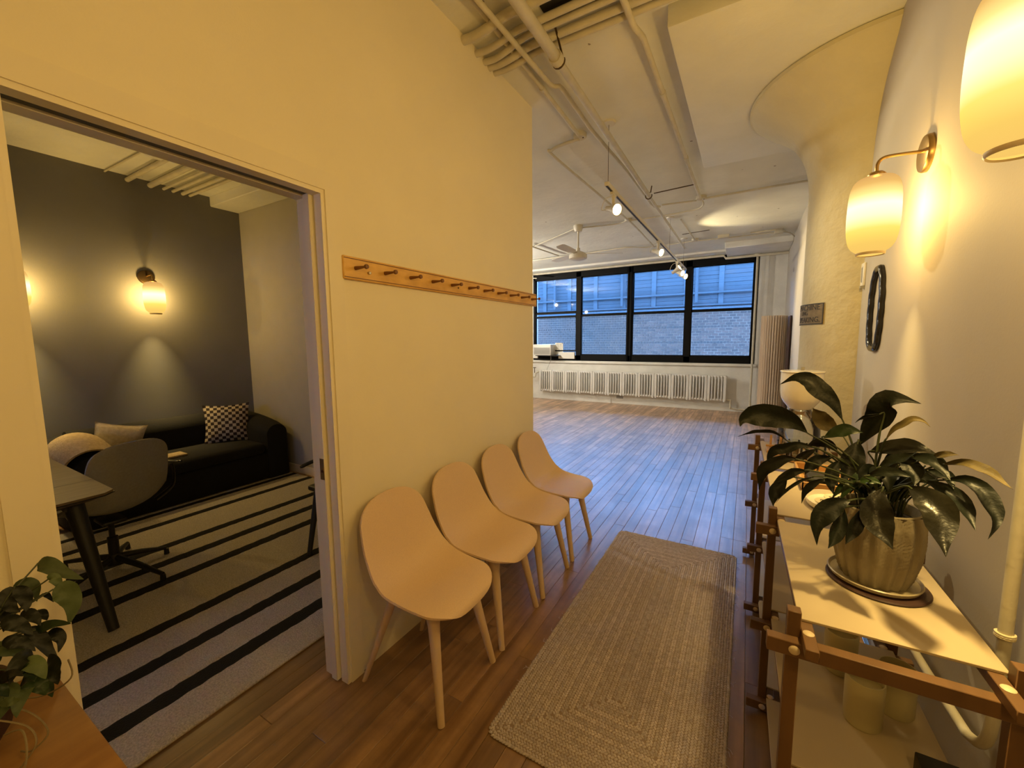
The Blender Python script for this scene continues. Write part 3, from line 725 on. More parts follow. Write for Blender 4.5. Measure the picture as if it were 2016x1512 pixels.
obj('threaded_rod', MB().tube([(-1.0, 7.25, 3.168), (-.6, 7.2, 3.172)], .005, 6), BRONZE, label='thin dark rod on the ceiling near the end of the middle pipe', cat='rod')

# light track with five spot heads
TX, TZ = -1.03, 2.72
t = thing('track_light_rail', (TX, 5.6, TZ), 'long cream light track hung on thin wires towards the windows', 'light track')
obj('rail', MB().bbox(TX-.018, TX+.018, 3.30, 8.0, TZ-.01, TZ+.022, .003, 1), FANM, t)
obj('channel', MB().box(TX-.008, TX+.008, 3.305, 7.99, TZ-.013, TZ-.008), BLKM, t)
for y in (3.34, 6.28, 7.7):
    obj('wire', MB().tube([(TX, y, TZ+.02), (TX, y, ZC)], .002, 6), BRONZE, t)
    obj('canopy', MB().lathe([(0, -.02), (.05, -.015), (.055, 0)], (TX, y, ZC), 16), FANM, t)
spots = [(3.49, 'nearest of five cream spot heads, glowing warm on the ceiling track', (.75, -.5, -.3)), (5.45, 'second cream spot head along the ceiling track', (.8, -.4, -.3)),
         (7.0, 'first of three bunched spot heads at the window end of the track', (.85, -.22, .55)), (7.35, 'middle of three bunched spot heads at the window end of the track', (.8, -.45, -.3)), (7.75, 'last spot head of the track, right before the windows', (.8, -.5, -.3))]
for y, lab, d in spots:
    d = Vector(d).normalized()
    s = thing('spot_head', (TX, y, TZ-.19), lab, 'spotlight', 'spot heads on the ceiling track')
    obj('adapter', MB().bbox(TX-.016, TX+.016, y-.05, y+.05, TZ-.035, TZ-.010, .004, 1), FANM, s)
    a = Vector((TX, y, TZ-.035)); c = Vector((TX, y, TZ-.14))
    obj('yoke', MB().tube([a, c+Vector((0, 0, .02))], [.018, .010], 10).tube(spline([a, a+Vector((-.06, -.02, -.02)), c+Vector((-.10, 0, .01)), c-d*.07], 5), .0035, 6), FANM, s)
    q = d.to_track_quat('Z', 'Y').to_matrix()
    hb = MB().lathe([(0, -.085), (.022, -.085), (.026, -.03), (.030, -.01), (.048, .045), (.050, .055), (.044, .055), (.036, .03), (0, .02)], (0, 0, 0), 24)
    hb.v = [q @ v + c for v in hb.v]
    hd = obj('lamp_body', hb, FANM, s)
    lb = MB().lathe([(0, .047), (.020, .046), (.0435, .040)], (0, 0, 0), 20); lb.v = [q @ v + c for v in lb.v]
    obj('lens', lb, BULB, hd)
    L = bpy.data.lights.new('spot', 'SPOT'); L.energy = SPOT_W*(0.45 if y == 7.0 else 1); L.color = (1, .80, .44); L.spot_size = R(70); L.spot_blend = .6; L.shadow_soft_size = .03
    lo = bpy.data.objects.new('spot_bulb', L); COL.objects.link(lo); lo.parent = s
    lo.location = c+d*.062-Vector(s.location); lo.rotation_euler = (-d).to_track_quat('Z', 'Y').to_euler()

t = thing('track_light_rail', (-5.4, 5.6, TZ), 'added second light track filling the big room, unseen left of the view', 'light track')  # added track out of view, only brightens the big room and its ceiling
obj('rail', MB().bbox(-5.418, -5.382, 3.6, 8.2, TZ-.01, TZ+.022, .003, 1), FANM, t)
for y in (3.8, 8.0): obj('wire', MB().tube([(-5.4, y, TZ+.02), (-5.4, y, ZC)], .002, 6), BRONZE, t)
for y, lab, d in ((4.0, 'added fill spot head on the second track nearest the hallway', (.5, .3, -.8)), (5.4, 'added fill spot head in the middle of the second track', (.35, 0, .6)), (6.8, 'added fill spot head on the second track nearest the windows', (.5, .55, .25))):
    d = Vector(d).normalized(); c = Vector((-5.4, y, TZ-.14)); q = d.to_track_quat('Z', 'Y').to_matrix()
    s = thing('spot_head', (-5.4, y, TZ-.19), lab, 'spotlight', 'added fill spots on the second track')
    obj('yoke', MB().tube([(-5.4, y, TZ-.01), c], [.018, .010], 10), FANM, s)
    hb = MB().lathe([(0, -.085), (.022, -.085), (.026, -.03), (.030, -.01), (.048, .045), (.050, .055), (.044, .055), (.036, .03), (0, .02)], (0, 0, 0), 24); hb.v = [q @ v + c for v in hb.v]
    obj('lamp_body', hb, FANM, s)
    L = bpy.data.lights.new('spot', 'SPOT'); L.energy = FILL_W; L.color = (1, .92, .78); L.spot_size = R(150); L.spot_blend = .8; L.shadow_soft_size = .03
    lo = bpy.data.objects.new('spot_bulb', L); COL.objects.link(lo); lo.parent = s
    lo.location = c+d*.062-Vector(s.location); lo.rotation_euler = (-d).to_track_quat('Z', 'Y').to_euler()
# ceiling fan
FX, FY = -2.29, 5.98
f = thing('ceiling_fan', (FX, FY, 2.70), 'cream three-bladed ceiling fan hanging near the windows', 'ceiling fan')
obj('canopy', MB().lathe([(0, 3.11), (.05, 3.11), (.07, 3.16), (.07, 3.20)], (FX, FY, 0), 24), FANM, f)
obj('downrod', MB().tube([(FX, FY, 2.83), (FX, FY, 3.12)], .014, 12), FANM, f)
obj('motor', MB().lathe([(0, 2.70), (.10, 2.70), (.135, 2.715), (.135, 2.77), (.10, 2.80), (.03, 2.83), (.03, 2.87), (0, 2.87)], (FX, FY, 0), 32), FANM, f)
for k in range(3):
    a = R(28+120*k); c, s_ = math.cos(a), math.sin(a)
    b = MB(); Q = []
    for u, w_ in ((.10, .03), (.18, .035), (.22, .06), (.45, .07), (.62, .065), (.66, .045)):
        Q.append([(FX+c*u-s_*v, FY+s_*u+c*v, 2.79+v*.18) for v in (-w_, 0, w_)])
    b.shell(Q, .006); obj('blade', b, FANM, f)
# hanging shelf bar at far left
o = obj('hanging_bar', MB().tube([(-5.2, 8.6, 3.02), (-4.45, 8.9, 2.96)], .012, 8).tube([(-4.55, 8.85, 2.97), (-4.55, 8.85, ZC)], .004, 6), PIPE, label='thin white bar hanging on a wire in front of the leftmost window', cat='bar')

# column riser by the window
o = obj('riser_pipe', MB().tube([(.083, 9.30, 0), (.083, 9.30, 3.06)], .021, 14).lathe([(.0, 3.06), (.075, 3.07), (.075, 3.095), (0, 3.10)], (.083, 9.30, 0), 20), PIPE, label='white vertical pipe with a round flange at the window side', cat='pipe')

# radiator
rd = thing('radiator', ((-4.55-.34)/2, 9.27, .2), 'long white cast iron radiator hung below the windows', 'radiator')
x0 = -4.55; sw_ = (4.55-.34)/12
first = None
for k in range(12):
    if first is None:
        b = MB(); h0, h1 = .21, .755
        for j in range(6):
            wd = .026 if j in (0, 5) else .013
            xx = .028+j*(sw_-.056)/5
            b.bbox(xx-wd, xx+wd, -.055, .055, h0+.02, h1-.02, .009, 1)
        b.bbox(.004, sw_-.004, -.04, .04, h0+.01, h0+.055, .015, 2).bbox(.004, sw_-.004, -.04, .04, h1-.055, h1-.01, .015, 2)
        b.bbox(.010, .05, -.05, .05, h0-.008, h0+.03, .008, 1).bbox(sw_-.05, sw_-.01, -.05, .05, h0-.008, h0+.03, .008, 1)
        b.tube([(-.004, 0, h0+.04), (sw_+.004, 0, h0+.04)], .022, 8).tube([(-.004, 0, h1-.04), (sw_+.004, 0, h1-.04)], .022, 8)
        off = Vector((x0, 9.27, 0)); b.v = [v+off for v in b.v]
        first = obj('section', b, RADI, rd, merge=False)
    else:
        c = first.copy(); COL.objects.link(c); c.parent = rd; c.location = (sw_*k, 0, 0)
for x in (-3.9, -2.1, -.7):
    obj('wall_bracket', MB().box(x-.015, x+.015, 9.27, YF-.01, .24, .27), RADI, rd)
pipe('radiator_pipe', [(-.345, 9.27, .245), (-.27, 9.27, .245), (-.26, 9.27, .235), (-.255, 9.27, .10), (-.24, 9.28, .075), (0.02, 9.3, .06), (.06, 9.3, .06)], .017, 'cream pipe stub from the radiator foot to the vertical pipe', smooth=3)
v = thing('radiator_valve', (-4.72, 9.27, .62), 'radiator valve with a small round handle beside the radiator', 'valve')
obj('pipe', MB().tube(spline([(-5.3, 9.3, .55), (-4.75, 9.28, .55), (-4.68, 9.27, .58), (-4.66, 9.27, .66), (-4.57, 9.27, .70)], 4), .018, 10), PIPE, v)
obj('handle', MB().tube([(-4.70, 9.27, .66), (-4.70, 9.27, .78)], .010, 8).lathe([(0, .78), (.04, .785), (.04, .80), (0, .805)], (-4.70, 9.27, 0), 12), BRONZE, v)
# air conditioner in the leftmost window
ac = thing('air_conditioner', (-4.43, 9.40, 1.11), 'white air conditioner set in the leftmost window', 'air conditioner')
obj('body', MB().bbox(-4.68, -4.20, 9.16, 9.80, 1.115, 1.385, .012, 2), WHITEP, ac)
g = MB()
for k in range(12): g.box(-4.66, -4.22, 9.152, 9.162, 1.145+k*.014, 1.151+k*.014)
obj('grille', g, GREYP, ac, kind='stuff')
sp_ = MB()
for k in range(8): sp_.box(-4.195+k*.024, -4.178+k*.024, 9.425, 9.435, 1.125, 1.40)
sp_.box(-4.20, -3.99, 9.432, 9.44, 1.12, 1.41).box(-4.01, -3.985, 9.42, 9.44, 1.115, 1.42).box(-4.20, -3.99, 9.42, 9.44, 1.40, 1.42)
obj('side_curtain', sp_, WHITEP, ac)
obj('mounting_plate', MB().box(-4.62, -4.02, 9.15, 9.40, 1.098, 1.112), BLKM, ac)
obj('cord', MB().tube(spline([(-4.22, 9.20, 1.12), (-4.24, 9.25, 1.0), (-4.36, 9.33, .80), (-4.40, 9.34, .70)], 6), .005, 6), GREYP, ac)
obj('window_board', MB().bbox(-4.08, -3.66, 9.36, 9.40, 1.03, 1.19, .003, 1), WHITEP, label='white board standing on the sill right of the air conditioner', cat='board')
obj('window_board', MB().bbox(-4.90, -4.66, 9.36, 9.40, 1.03, 1.13, .003, 1), WHITEP, label='white board on the sill left of the air conditioner', cat='board')
obj('outlet_plate', MB().bbox(-2.62, -2.46, YF-.022, YF-.012, .12, .18, .004, 1), GREYP, label='small grey wall plate above the floor under the radiator', cat='outlet')

# coil of slatted wood standing by the far wall
tb = thing('slatted_wood_screen', (.33, 8.0, 0), 'rolled slatted wood screen standing upright right of the windows', 'room screen')
path = []
for i in range(200):
    th = i*.105; r_ = .085+.0042*th*1.0
    path.append(Vector((.36+r_*1.15*math.cos(th), 8.35+r_*1.15*math.sin(th), 0)))
path += [Vector((.36-.03*k*.35, 8.12-.0*k, 0)) for k in range(0)]
acc = 0; last = path[0]; pos = [path[0]]
for p in path[1:]:
    if (p-pos[-1]).length > .021: pos.append(p)
sm = None
for i, p in enumerate(pos[:280]):
    if sm is None:
        so_ = obj('slat', MB().bbox(p.x-.0108, p.x+.0108, p.y-.006, p.y+.006, .004, 1.87, .002, 1), TAMB, tb, merge=False); sm = so_.data; base = p
    else:
        so_ = bpy.data.objects.new('slat', sm); COL.objects.link(so_); so_.parent = tb; so_.location = (p.x-base.x, p.y-base.y, 0)
        so_['s'] = 0
obj('dark_panel', MB().bbox(.545, .57, 7.7, 8.1, 0, 1.84, .004, 1), MATD, label='dark board leaning against the wall behind the slatted screen', cat='board')

# ================================================================ wall lamps
def sconce(x, y, z, rz, label, group, power):
    s = thing('wall_sconce', (0, 0, 0), label, 'wall lamp', group)
    obj('wall_plate', MB().lathe([(0, .022), (.055, .022), (.066, .019), (.070, .012), (.070, 0)], (0, 0, 0), 40, 'x'), BRONZE if abs(x) > 3 else BRASS, s)
    arm = MB().tube(spline([(.02, 0, .010), (.10, 0, .014), (.138, 0, .010), (.153, 0, -.012), (.153, 0, -.045)], 5), .0065, 12)
    arm.lathe([(.0, -.040), (.022, -.042), (.03, -.05), (.03, -.056)], (.153, 0, 0), 24)
    obj('arm', arm, BRASS, s)
    P = [(.046, .0), (.049, .010), (.052, .014), (.066, .026), (.078, .050), (.085, .090), (.0875, .140), (.0868, .195), (.0845, .240), (.078, .278), (.064, .302), (.040, .313), (.018, .316)]
    P2 = spline([(r, 0, h) for r, h in P], 4)
    obj('shade', MB().lathe([(p.x, p.z-.372) for p in P2], (.153, 0, 0), 48), SHADE, s)
    obj('shade_rim', MB().lathe([(.044, -.370), (.046, -.374), (.049, -.370), (.049, -.364)], (.153, 0, 0), 40), DISC, s)
    L = bpy.data.lights.new('bulb', 'POINT'); L.energy = power; L.color = WARM; L.shadow_soft_size = .04
    lo = bpy.data.objects.new('bulb', L); COL.objects.link(lo); lo.parent = s; lo.location = (.153, 0, -.20); lo.visible_camera = False
    s.location = (x, y, z); s.rotation_euler = (0, 0, rz)
    return s
sconce(RX, 2.28, 2.215, math.pi, 'brass wall sconce with glowing opal shade on the hallway wall, above the wavy black ring', 'hallway wall sconces', SCONCE_W)
sconce(RX, 1.175, 2.215, math.pi, 'glowing opal shade of the hallway sconce nearest the camera, cut by the picture corner', 'hallway wall sconces', SCONCE_W)
sconce(RX, .07, 2.215, math.pi, 'added fill sconce on the hallway wall beside the camera, out of the picture', 'hallway wall sconces', SCONCE_W)  # added unseen sconce, continues the row to fill the hallway with light
sconce(RX, -1.04, 2.215, math.pi, 'added fill sconce on the hallway wall behind the camera, out of the picture', 'hallway wall sconces', SCONCE_W)  # another added unseen sconce for hallway fill light
sconce(-5.3, 1.785, 2.165, 0, 'wall sconce glowing on the dark grey wall above the black sofa', 'side room wall sconces', SCONCE_L)
sconce(-5.3, .885, 2.165, 0, 'dark wall sconce half hidden by the edge of the doorway', 'side room wall sconces', SCONCE_L)

# ================================================================ four chairs along the left wall
SEATP = [(.505, .405), (.500, .425), (.475, .440), (.42, .447), (.34, .440), (.26, .438), (.20, .450), (.155, .478), (.125, .520), (.100, .575), (.075, .645), (.050, .725), (.030, .785), (.022, .812)]
def chair_shell(prof, wtab, th, curl, n=44, m=15, pw=2.4):
    C = spline([(f, 0, z) for f, z in prof], 6); d = [0]
    for i in range(1, len(C)): d.append(d[-1]+(C[i]-C[i-1]).length)
    T = d[-1]; G = []
    def at(s):
        for i in range(1, len(C)):
            if s <= d[i]:
                k = (s-d[i-1])/(d[i]-d[i-1]+1e-9); return C[i-1].lerp(C[i], k), (C[i]-C[i-1]).normalized()
        return C[-1], (C[-1]-C[-2]).normalized()
    for i in range(n+1):
        u = (1-math.cos(math.pi*i/n))/2; p, t = at(u*T)
        nn = Vector((-t.z, 0, t.x))
        if nn.z < 0 and u < .4: nn = -nn
        if nn.x < 0 and u >= .4: nn = -nn
        w = interp(wtab, u)
        e = min(u, 1-u)/.17
        if e < 1: w *= max(0.0, 1-(1-e)**pw)**(1/pw)
        c = interp(curl, u); row = []
        for j in range(m+1):
            v = math.sin((j/m-.5)*math.pi)
            row.append(p+Vector((0, v*w, 0))+nn*(c*abs(v)**2.2))
        G.append(row)
    return MB().shell(G, th)
ch = thing('shell_chair', (0, 0, 0), 'x', 'chair', 'beige shell chairs along the hallway wall')
obj('shell', chair_shell(SEATP, [(0, .205), (.2, .218), (.42, .226), (.55, .222), (.75, .205), (1, .172)], .009, [(0, 0), (.12, .004), (.35, .030), (.5, .040), (.7, .016), (.9, .006), (1, 0)]), CHAIRM, ch)
for sx, sy, top, bot in ((1, 1, (.395, .125), (.475, .186)), (1, -1, (.395, -.125), (.475, -.186))):
    P = []; Rr = []
    for k in range(8):
        t_ = k/7; P.append((top[0]+(bot[0]-top[0])*t_, top[1]+(bot[1]-top[1])*t_, .425*(1-t_)+.001)); Rr.append(interp([(0, .034), (.15, .0235), (.5, .019), (1, .0145)], t_))
    obj('front_leg', MB().tube(P, Rr, 18), CLEG, ch)
for sy in (1, -1):
    P = []; Rr = []
    for k in range(8):
        t_ = k/7; P.append((.19-.155*t_, sy*(.125+.058*t_), .435*(1-t_)+.001)); Rr.append(interp([(0, .030), (.15, .022), (.5, .0185), (1, .013)], t_))
    obj('rear_leg', MB().tube(P, Rr, 16, flat=.7), CLEG, ch)
obj('leg_frame', MB().bbox(.17, .42, -.135, .135, .405, .425, .008, 2), CLEG, ch)
cl = ['beige shell chair nearest the camera, beside the wide doorway', 'second beige shell chair from the doorway', 'third beige shell chair from the doorway', 'farthest beige shell chair, at the open end of the hallway wall']
for i, y in enumerate((1.283, 1.738, 2.194, 2.652)):
    c = ch if i == 0 else dup(ch)
    c.location = (WX+.012, y, 0); c['label'] = cl[i]

# peg rail
pr = thing('coat_rail', (WX, 2.0, 1.75), 'long varnished pine coat rail with eleven turned pegs on the hallway wall', 'coat rail')
za, zb = 1.757, 1.851
obj('back_board', MB().bbox(WX, WX+.018, 1.125, 2.875, za, zb, .003, 1), RAILW, pr)
obj('bead', MB().box(WX+.018, WX+.0205, 1.128, 2.872, zb-.010, zb-.007).box(WX+.018, WX+.0205, 1.128, 2.872, za+.007, za+.010), PEGW, pr)
for k in range(11):
    y = 1.185+k*.1605
    P = [(.0, 0.0), (.0085, .0), (.0080, .012), (.0050, .048), (.0046, .056), (.0095, .061), (.0102, .065), (.0088, .071), (0, .074)]
    obj('peg', MB().lathe([(r, h) for r, h in P], (WX+.018, y, 1.806), 16, 'x'), PEGW, pr)
obj('screw', MB().lathe([(0, .012), (.006, .010), (.007, 0)], (WX+.018, 1.252, 1.794), 10, 'x'), ALU, pr)
obj('screw', MB().lathe([(0, .004), (.004, .003), (.005, 0)], (WX+.018, 1.885, 1.797), 10, 'x'), BRONZE, pr)

# ================================================================ braided jute runner
ru = thing('braided_rug', (-.40, 2.08, 0), 'braided rectangular jute rug on the hallway floor', 'rug')
RX0, RX1, RY0, RY1 = -.805, .000, 1.155, 3.065
obj('backing', MB().bbox(RX0+.012, RX1-.012, RY0+.012, RY1-.012, .001, .0075, .002, 1), JUTEB, ru)
bw = .0238
OCT = [(1, 0, 0), (-1, 0, 0), (0, 1, 0), (0, -1, 0), (0, 0, 1), (0, 0, -.3)]
lump_v = []; lump_f = []
for i, th in enumerate([k*math.pi/3 for k in range(6)]): lump_v.append((math.cos(th)*.72, math.sin(th)*.72, .55))
for i, th in enumerate([k*math.pi/3 for k in range(6)]): lump_v.append((math.cos(th), math.sin(th), -.1))
lump_v.append((0, 0, .95))
lump_f = [(12, i, (i+1) % 6) for i in range(6)]+[(i, 6+i, 6+(i+1) % 6, (i+1) % 6) for i in range(6)]
rr_ = random.Random(11)
for k in range(17):
    d = bw*(k+.5); x0, x1, y0, y1 = RX0+d, RX1-d, RY0+d, RY1-d
    if x1-x0 < .004: break
    r = (.030, .016, .008)[k] if k < 3 else .005; r = min(r, (x1-x0)/2)
    P = []
    for cx, cy, a0 in ((x1-r, y1-r, 0), (x0+r, y1-r, 90), (x0+r, y0+r, 180), (x1-r, y0+r, 270)):
        for q in range(5): a = R(a0+q*22.5); P.append(Vector((cx+r*math.cos(a), cy+r*math.sin(a), 0)))
    P.append(P[0]); D = [0]
    for i in range(1, len(P)): D.append(D[-1]+(P[i]-P[i-1]).length)
    T = D[-1]; n = int(T/.0125); b = MB(); j = 0
    for q in range(n):
        s = T*q/n
        while D[j+1] < s: j += 1
        f_ = (s-D[j])/(D[j+1]-D[j]+1e-9); p = P[j].lerp(P[j+1], f_); t = (P[j+1]-P[j]).normalized(); nrm = Vector((-t.y, t.x, 0))
        for side in (1, -1):
            c = p+nrm*(side*bw*.235)+t*(.006 if side > 0 else 0)+Vector((rr_.uniform(-.0008, .0008), rr_.uniform(-.0008, .0008), 0))
            ax = (t*.78+nrm*(-side)*.62).normalized(); ay = Vector((-ax.y, ax.x, 0)); h = .0065+rr_.uniform(-.0012, .0012)
            b.add([c+ax*(v[0]*.0098)+ay*(v[1]*.0056)+Vector((0, 0, .0055+v[2]*h)) for v in lump_v], lump_f, True)
    obj('braid', b, JUTE, ru, merge=False)
fr = MB()
for q in range(46):
    side = rr_.choice((0, 0, 1, 1, 1)); y = rr_.uniform(RY0+.05, RY1-.02)
    x = RX1 if side else RX0; s = 1 if side else -1
    fr.tube([(x-s*.004, y, .006), (x+s*rr_.uniform(.006, .012), y+rr_.uniform(-.01, .01), rr_.uniform(.004, .009)), (x+s*rr_.uniform(.01, .022), y+rr_.uniform(-.02, .02), .002)], .0010, 4)
obj('loose_fibres', fr, JUTE, ru, kind='stuff')

# ================================================================ the walnut and panel console along the right wall
# slightly askew from the wall: local frame at its near left post
ang = R(1.15)
def K(p):  # local (x right, y away, z) -> world
    x, y, z = p; return Vector((.126+x*math.cos(ang)-y*math.sin(ang), 1.12+x*math.sin(ang)+y*math.cos(ang), z))
def kbox(mb, *a, r=.0015):
    t_ = MB().bbox(*a, r, 1); t_.v = [K(v) for v in t_.v]; k = len(mb.v); mb.v += t_.v; mb.f += [tuple(i+k for i in f) for f in t_.f]; mb.sm += [False]*len(t_.f); return mb
cn = thing('shelf_console', K((.2, 1.0, 0)), 'long low walnut bar console with cream shelf panels along the right wall', 'console')
ST = [0, .675, 1.345, 2.02]; BT = .028; PW = .375
shelfz = (.787, .392, .055)   # top of the cross bars
for s_ in ST:
    for x in (-.014, PW-.014):
        b = MB(); kbox(b, x, x+BT, s_, s_+BT, .001, .848); obj('post', b, WALNUT, cn)
    for z in shelfz:
        b = MB(); kbox(b, -.055, PW+.05, s_-BT, s_, z-.036, z); br = obj('cross_bar', b, WALNUT, cn)
        for x in (0, PW):
            pb = MB().lathe([(0, -.004), (.008, -.0035), (.0115, -.001), (.0115, .001)], (0, 0, 0), 16, 'y'); o0 = K((x, s_-BT, z-.018)); pb.v = [v+o0 for v in pb.v]
            obj('plug', pb, DISC, br)
for z in shelfz:
    for x in (.014, PW-.014-.028):
        b = MB(); kbox(b, x, x+.026, -.075, ST[-1]+.09, z, z+.024); lb = obj('long_bar', b, WALNUT, cn)
        for s_ in ST:
            pb = MB().lathe([(.0115, -.001), (.0115, .001), (.008, .0035), (0, .004)], (0, 0, 0), 16); o0 = K((x+.013, s_-.014, z+.024)); pb.v = [v+o0 for v in pb.v]
            obj('plug', pb, DISC, lb)
    for a, c in zip(ST, ST[1:]):
        b = MB(); kbox(b, .012 if z < .7 else .012, PW-.008, a+.030, c-.032, z+.0245, z+.031, r=.001); obj('shelf_panel', b, PANEL, cn)
TOP = shelfz[0]+.0312; MID = shelfz[1]+.0312

# heating pipe with its elbow behind the console, and the wall pipe
pp_ = obj('heating_pipe', MB().tube(spline([(.548, 1.33, 2.6), (.548, 1.33, 1.6), (.548, 1.33, .75), (.548, 1.335, .58), (.548, 1.36, .50), (.548, 1.42, .46), (.548, 1.50, .445), (.548, 1.9, .41), (.548, 2.5, .40), (.548, 3.0, .40)], 5), .0125, 14), PIPE,
           label='cream pipe coming down the right wall and turning behind the console', cat='pipe')
obj('tied_cord', MB().tube([(.548+.015*math.cos(a), 1.33+.015*math.sin(a), .80+.004*a/6) for a in [k*.4 for k in range(48)]], .003, 6), PAPER, pp_)

# ================================================================ things on the console
def pot_r(z):
    return interp([(0, .070), (.02, .078), (.07, .090), (.12, .095), (.17, .094), (.205, .088)], z)
PC = Vector((.333, 1.435, 0)); PZ = TOP+.024
pm = obj('placemat', MB().lathe([(0, 0), (.118, 0), (.120, .004), (.117, .007), (0, .007)], (0, 0, 0), 40, sx=1.0, sy=1.0), MATD)
bpy.data.objects.remove(pm)
obj('round_mat', MB().lathe([(0, .0005), (.108, .0005), (.112, .004), (.109, .0075), (0, .0075)], (PC.x+.006, PC.y-.004, TOP), 48), MATD, label='dark brown round mat under the plant pot saucer', cat='mat')
obj('saucer', MB().lathe([(0, .0078), (.085, .0078), (.098, .012), (.103, .022), (.100, .024), (.095, .0165), (.083, .0135), (0, .0135)], (PC.x, PC.y, TOP), 48), SAUC, label='cream glazed saucer under the peace lily pot', cat='saucer')
pl = thing('peace_lily', (PC.x, PC.y, TOP+.0138), 'drooping dark peace lily in a cream basket-textured pot on the console', 'potted plant')
pb = MB(); G = []
Z0 = TOP+.0140
for i in range(43):
    z = .205*i/42; row = []
    for j in range(145):
        a = 2*math.pi*j/144
        rib = .0034*math.cos(a*18)+.0013*math.sin(z*700)*math.cos(a*36+1)
        r = pot_r(z)+rib
        row.append(Vector((PC.x+r*math.cos(a), PC.y+r*math.sin(a), Z0+z)))
    G.append(row)
pb.grid(G)
pb.lathe([(.088, .205), (.086, .209), (.082, .207), (.080, .19), (.080, .15)], (PC.x, PC.y, Z0), 60)
pb.lathe([(0, 0), (.070, 0)], (PC.x, PC.y, Z0), 40)
obj('pot', pb, POT, pl)
obj('soil', MB().lathe([(.081, .178), (.04, .186), (0, .188)], (PC.x, PC.y, Z0), 30), SOIL, pl)
CAMV = Vector((-.16, -.93, .30)).normalized()
WL = [(0, .04), (.08, .22), (.2, .62), (.35, .95), (.5, 1.0), (.65, .84), (.8, .42), (.9, .15), (1, .0)]
WP = [(0, .10), (.08, .55), (.2, .95), (.35, 1.0), (.55, .85), (.75, .55), (.9, .22), (1, 0)]
def leaf(name, parent, tone, w, roll, pts, view, wt, rnd, th=.0006, cup=.32):
    P = spline(pts, 4 if len(pts) > 4 else 6); n = len(P); G = []
    ph = rnd.uniform(0, 6.28)
    for i, p in enumerate(P):
        t = (P[min(i+1, n-1)]-P[max(i-1, 0)]).normalized(); u = i/(n-1)
        side = t.cross(view)
        if side.length < 1e-3: side = t.cross(Vector((1, 0, 0)))
        side.normalize(); nn = side.cross(t).normalized()
        a = roll+(u-.4)*rnd.uniform(.1, .5)
        s2 = side*math.cos(a)+nn*math.sin(a); n2 = nn*math.cos(a)-side*math.sin(a)
        hw = w*.5*interp(wt, u); row = []
        for v in (-1, -.66, -.33, 0, .33, .66, 1):
            wob = .15*math.sin(u*15+v*2.5+ph)*abs(v)
            row.append(p+s2*(v*hw)+n2*(hw*(cup*(abs(v)**1.3)+wob)))
        G.append(row)
    m = {'d': LEAFD, 'g': LEAFG, 'p': LEAFP, 'h': LEAFH, 's': LEAFH, 'l': LEAFL}[tone]
    return obj(name, MB().shell(G, th), m, parent, merge=False)
rl = random.Random(4)
crown = Vector((PC.x, PC.y, Z0+.185))
for tone, w, roll, pts in LILY:
    leaf('leaf', pl, tone, w, roll, pts, CAMV, WL, rl)
    b0 = Vector(pts[0]); c0 = crown+Vector((rl.uniform(-.035, .035), rl.uniform(-.035, .035), 0))
    d0 = (Vector(pts[0])-Vector(pts[1])).normalized()
    mid = (b0+c0)/2+Vector(((b0.x-c0.x)*-.12, 0, .03))
    obj('stalk', MB().tube(spline([c0, c0.lerp(mid, .6)+Vector((0, 0, .01)), mid.lerp(b0, .45), b0+d0*.004, Vector(pts[0]).lerp(Vector(pts[1]), .25)], 4), [.0030]*9+[.0022]*8, 6), STEM, pl)
for k in range(22):   # leafless and young stalks in the middle of the pot
    a = rl.uniform(0, 6.28); r = rl.uniform(.01, .05); c0 = crown+Vector((r*math.cos(a), r*math.sin(a), 0)); h = rl.uniform(.08, .16)
    obj('stalk', MB().tube(spline([c0, c0+Vector((math.cos(a)*.01, math.sin(a)*.01, h*.5)), c0+Vector((math.cos(a)*.05, math.sin(a)*.03, h))], 4), .0022, 5), STEM, pl)
for k in range(14):   # inner foliage
    a = rl.uniform(0, 6.28); r = .03; c0 = crown+Vector((r*math.cos(a), r*math.sin(a), rl.uniform(.04, .10)))
    L_ = rl.uniform(.06, .10); dx = Vector((math.cos(a), .6*math.sin(a), 0))
    pts = [c0, c0+dx*L_*.35+Vector((0, 0, .03)), c0+dx*L_*.75+Vector((0, 0, .02)), c0+dx*L_+Vector((0, 0, -.015))]
    pts = [Vector((min(p.x, .52), p.y, p.z)) for p in pts]
    leaf('leaf', pl, 'd' if k % 3 else 'g', rl.uniform(.025, .04), rl.uniform(-.5, .5), pts, Vector((-.1, -.7, .7)).normalized(), WL, rl)

# round glass tray group: water dispenser, tumblers
DX, DY = .287, 2.95
wd = obj('round_tray', MB().lathe([(0, 0), (.15, 0), (.158, .004), (.162, .022), (.157, .024), (.152, .008), (0, .008)], (DX-.01, DY-.13, TOP+.001), 48, sx=.85, sy=1.25), TRAYW, label='oval bamboo tray holding the water dispenser and tumblers', cat='tray')
TZ2 = TOP+.010
w_ = thing('water_dispenser', (DX, DY, TZ2), 'tall white and clear glass water dispenser behind the peace lily', 'water dispenser')
obj('upper_bowl', MB().lathe([(p.x, p.z) for p in spline([(.056, 0, 1.075), (.075, 0, 1.098), (.096, 0, 1.13), (.105, 0, 1.17), (.107, 0, 1.22), (.106, 0, 1.295)], 5)], (DX, DY, 0), 48), PORC, w_)
obj('lid', MB().lathe([(.0, 1.306), (.108, 1.302), (.112, 1.298), (.110, 1.294), (0, 1.294)], (DX, DY, 0), 48), PORC, w_)
obj('knob', MB().box(DX-.009, DX+.009, DY-.009, DY+.009, 1.305, 1.325), GREYP, w_)
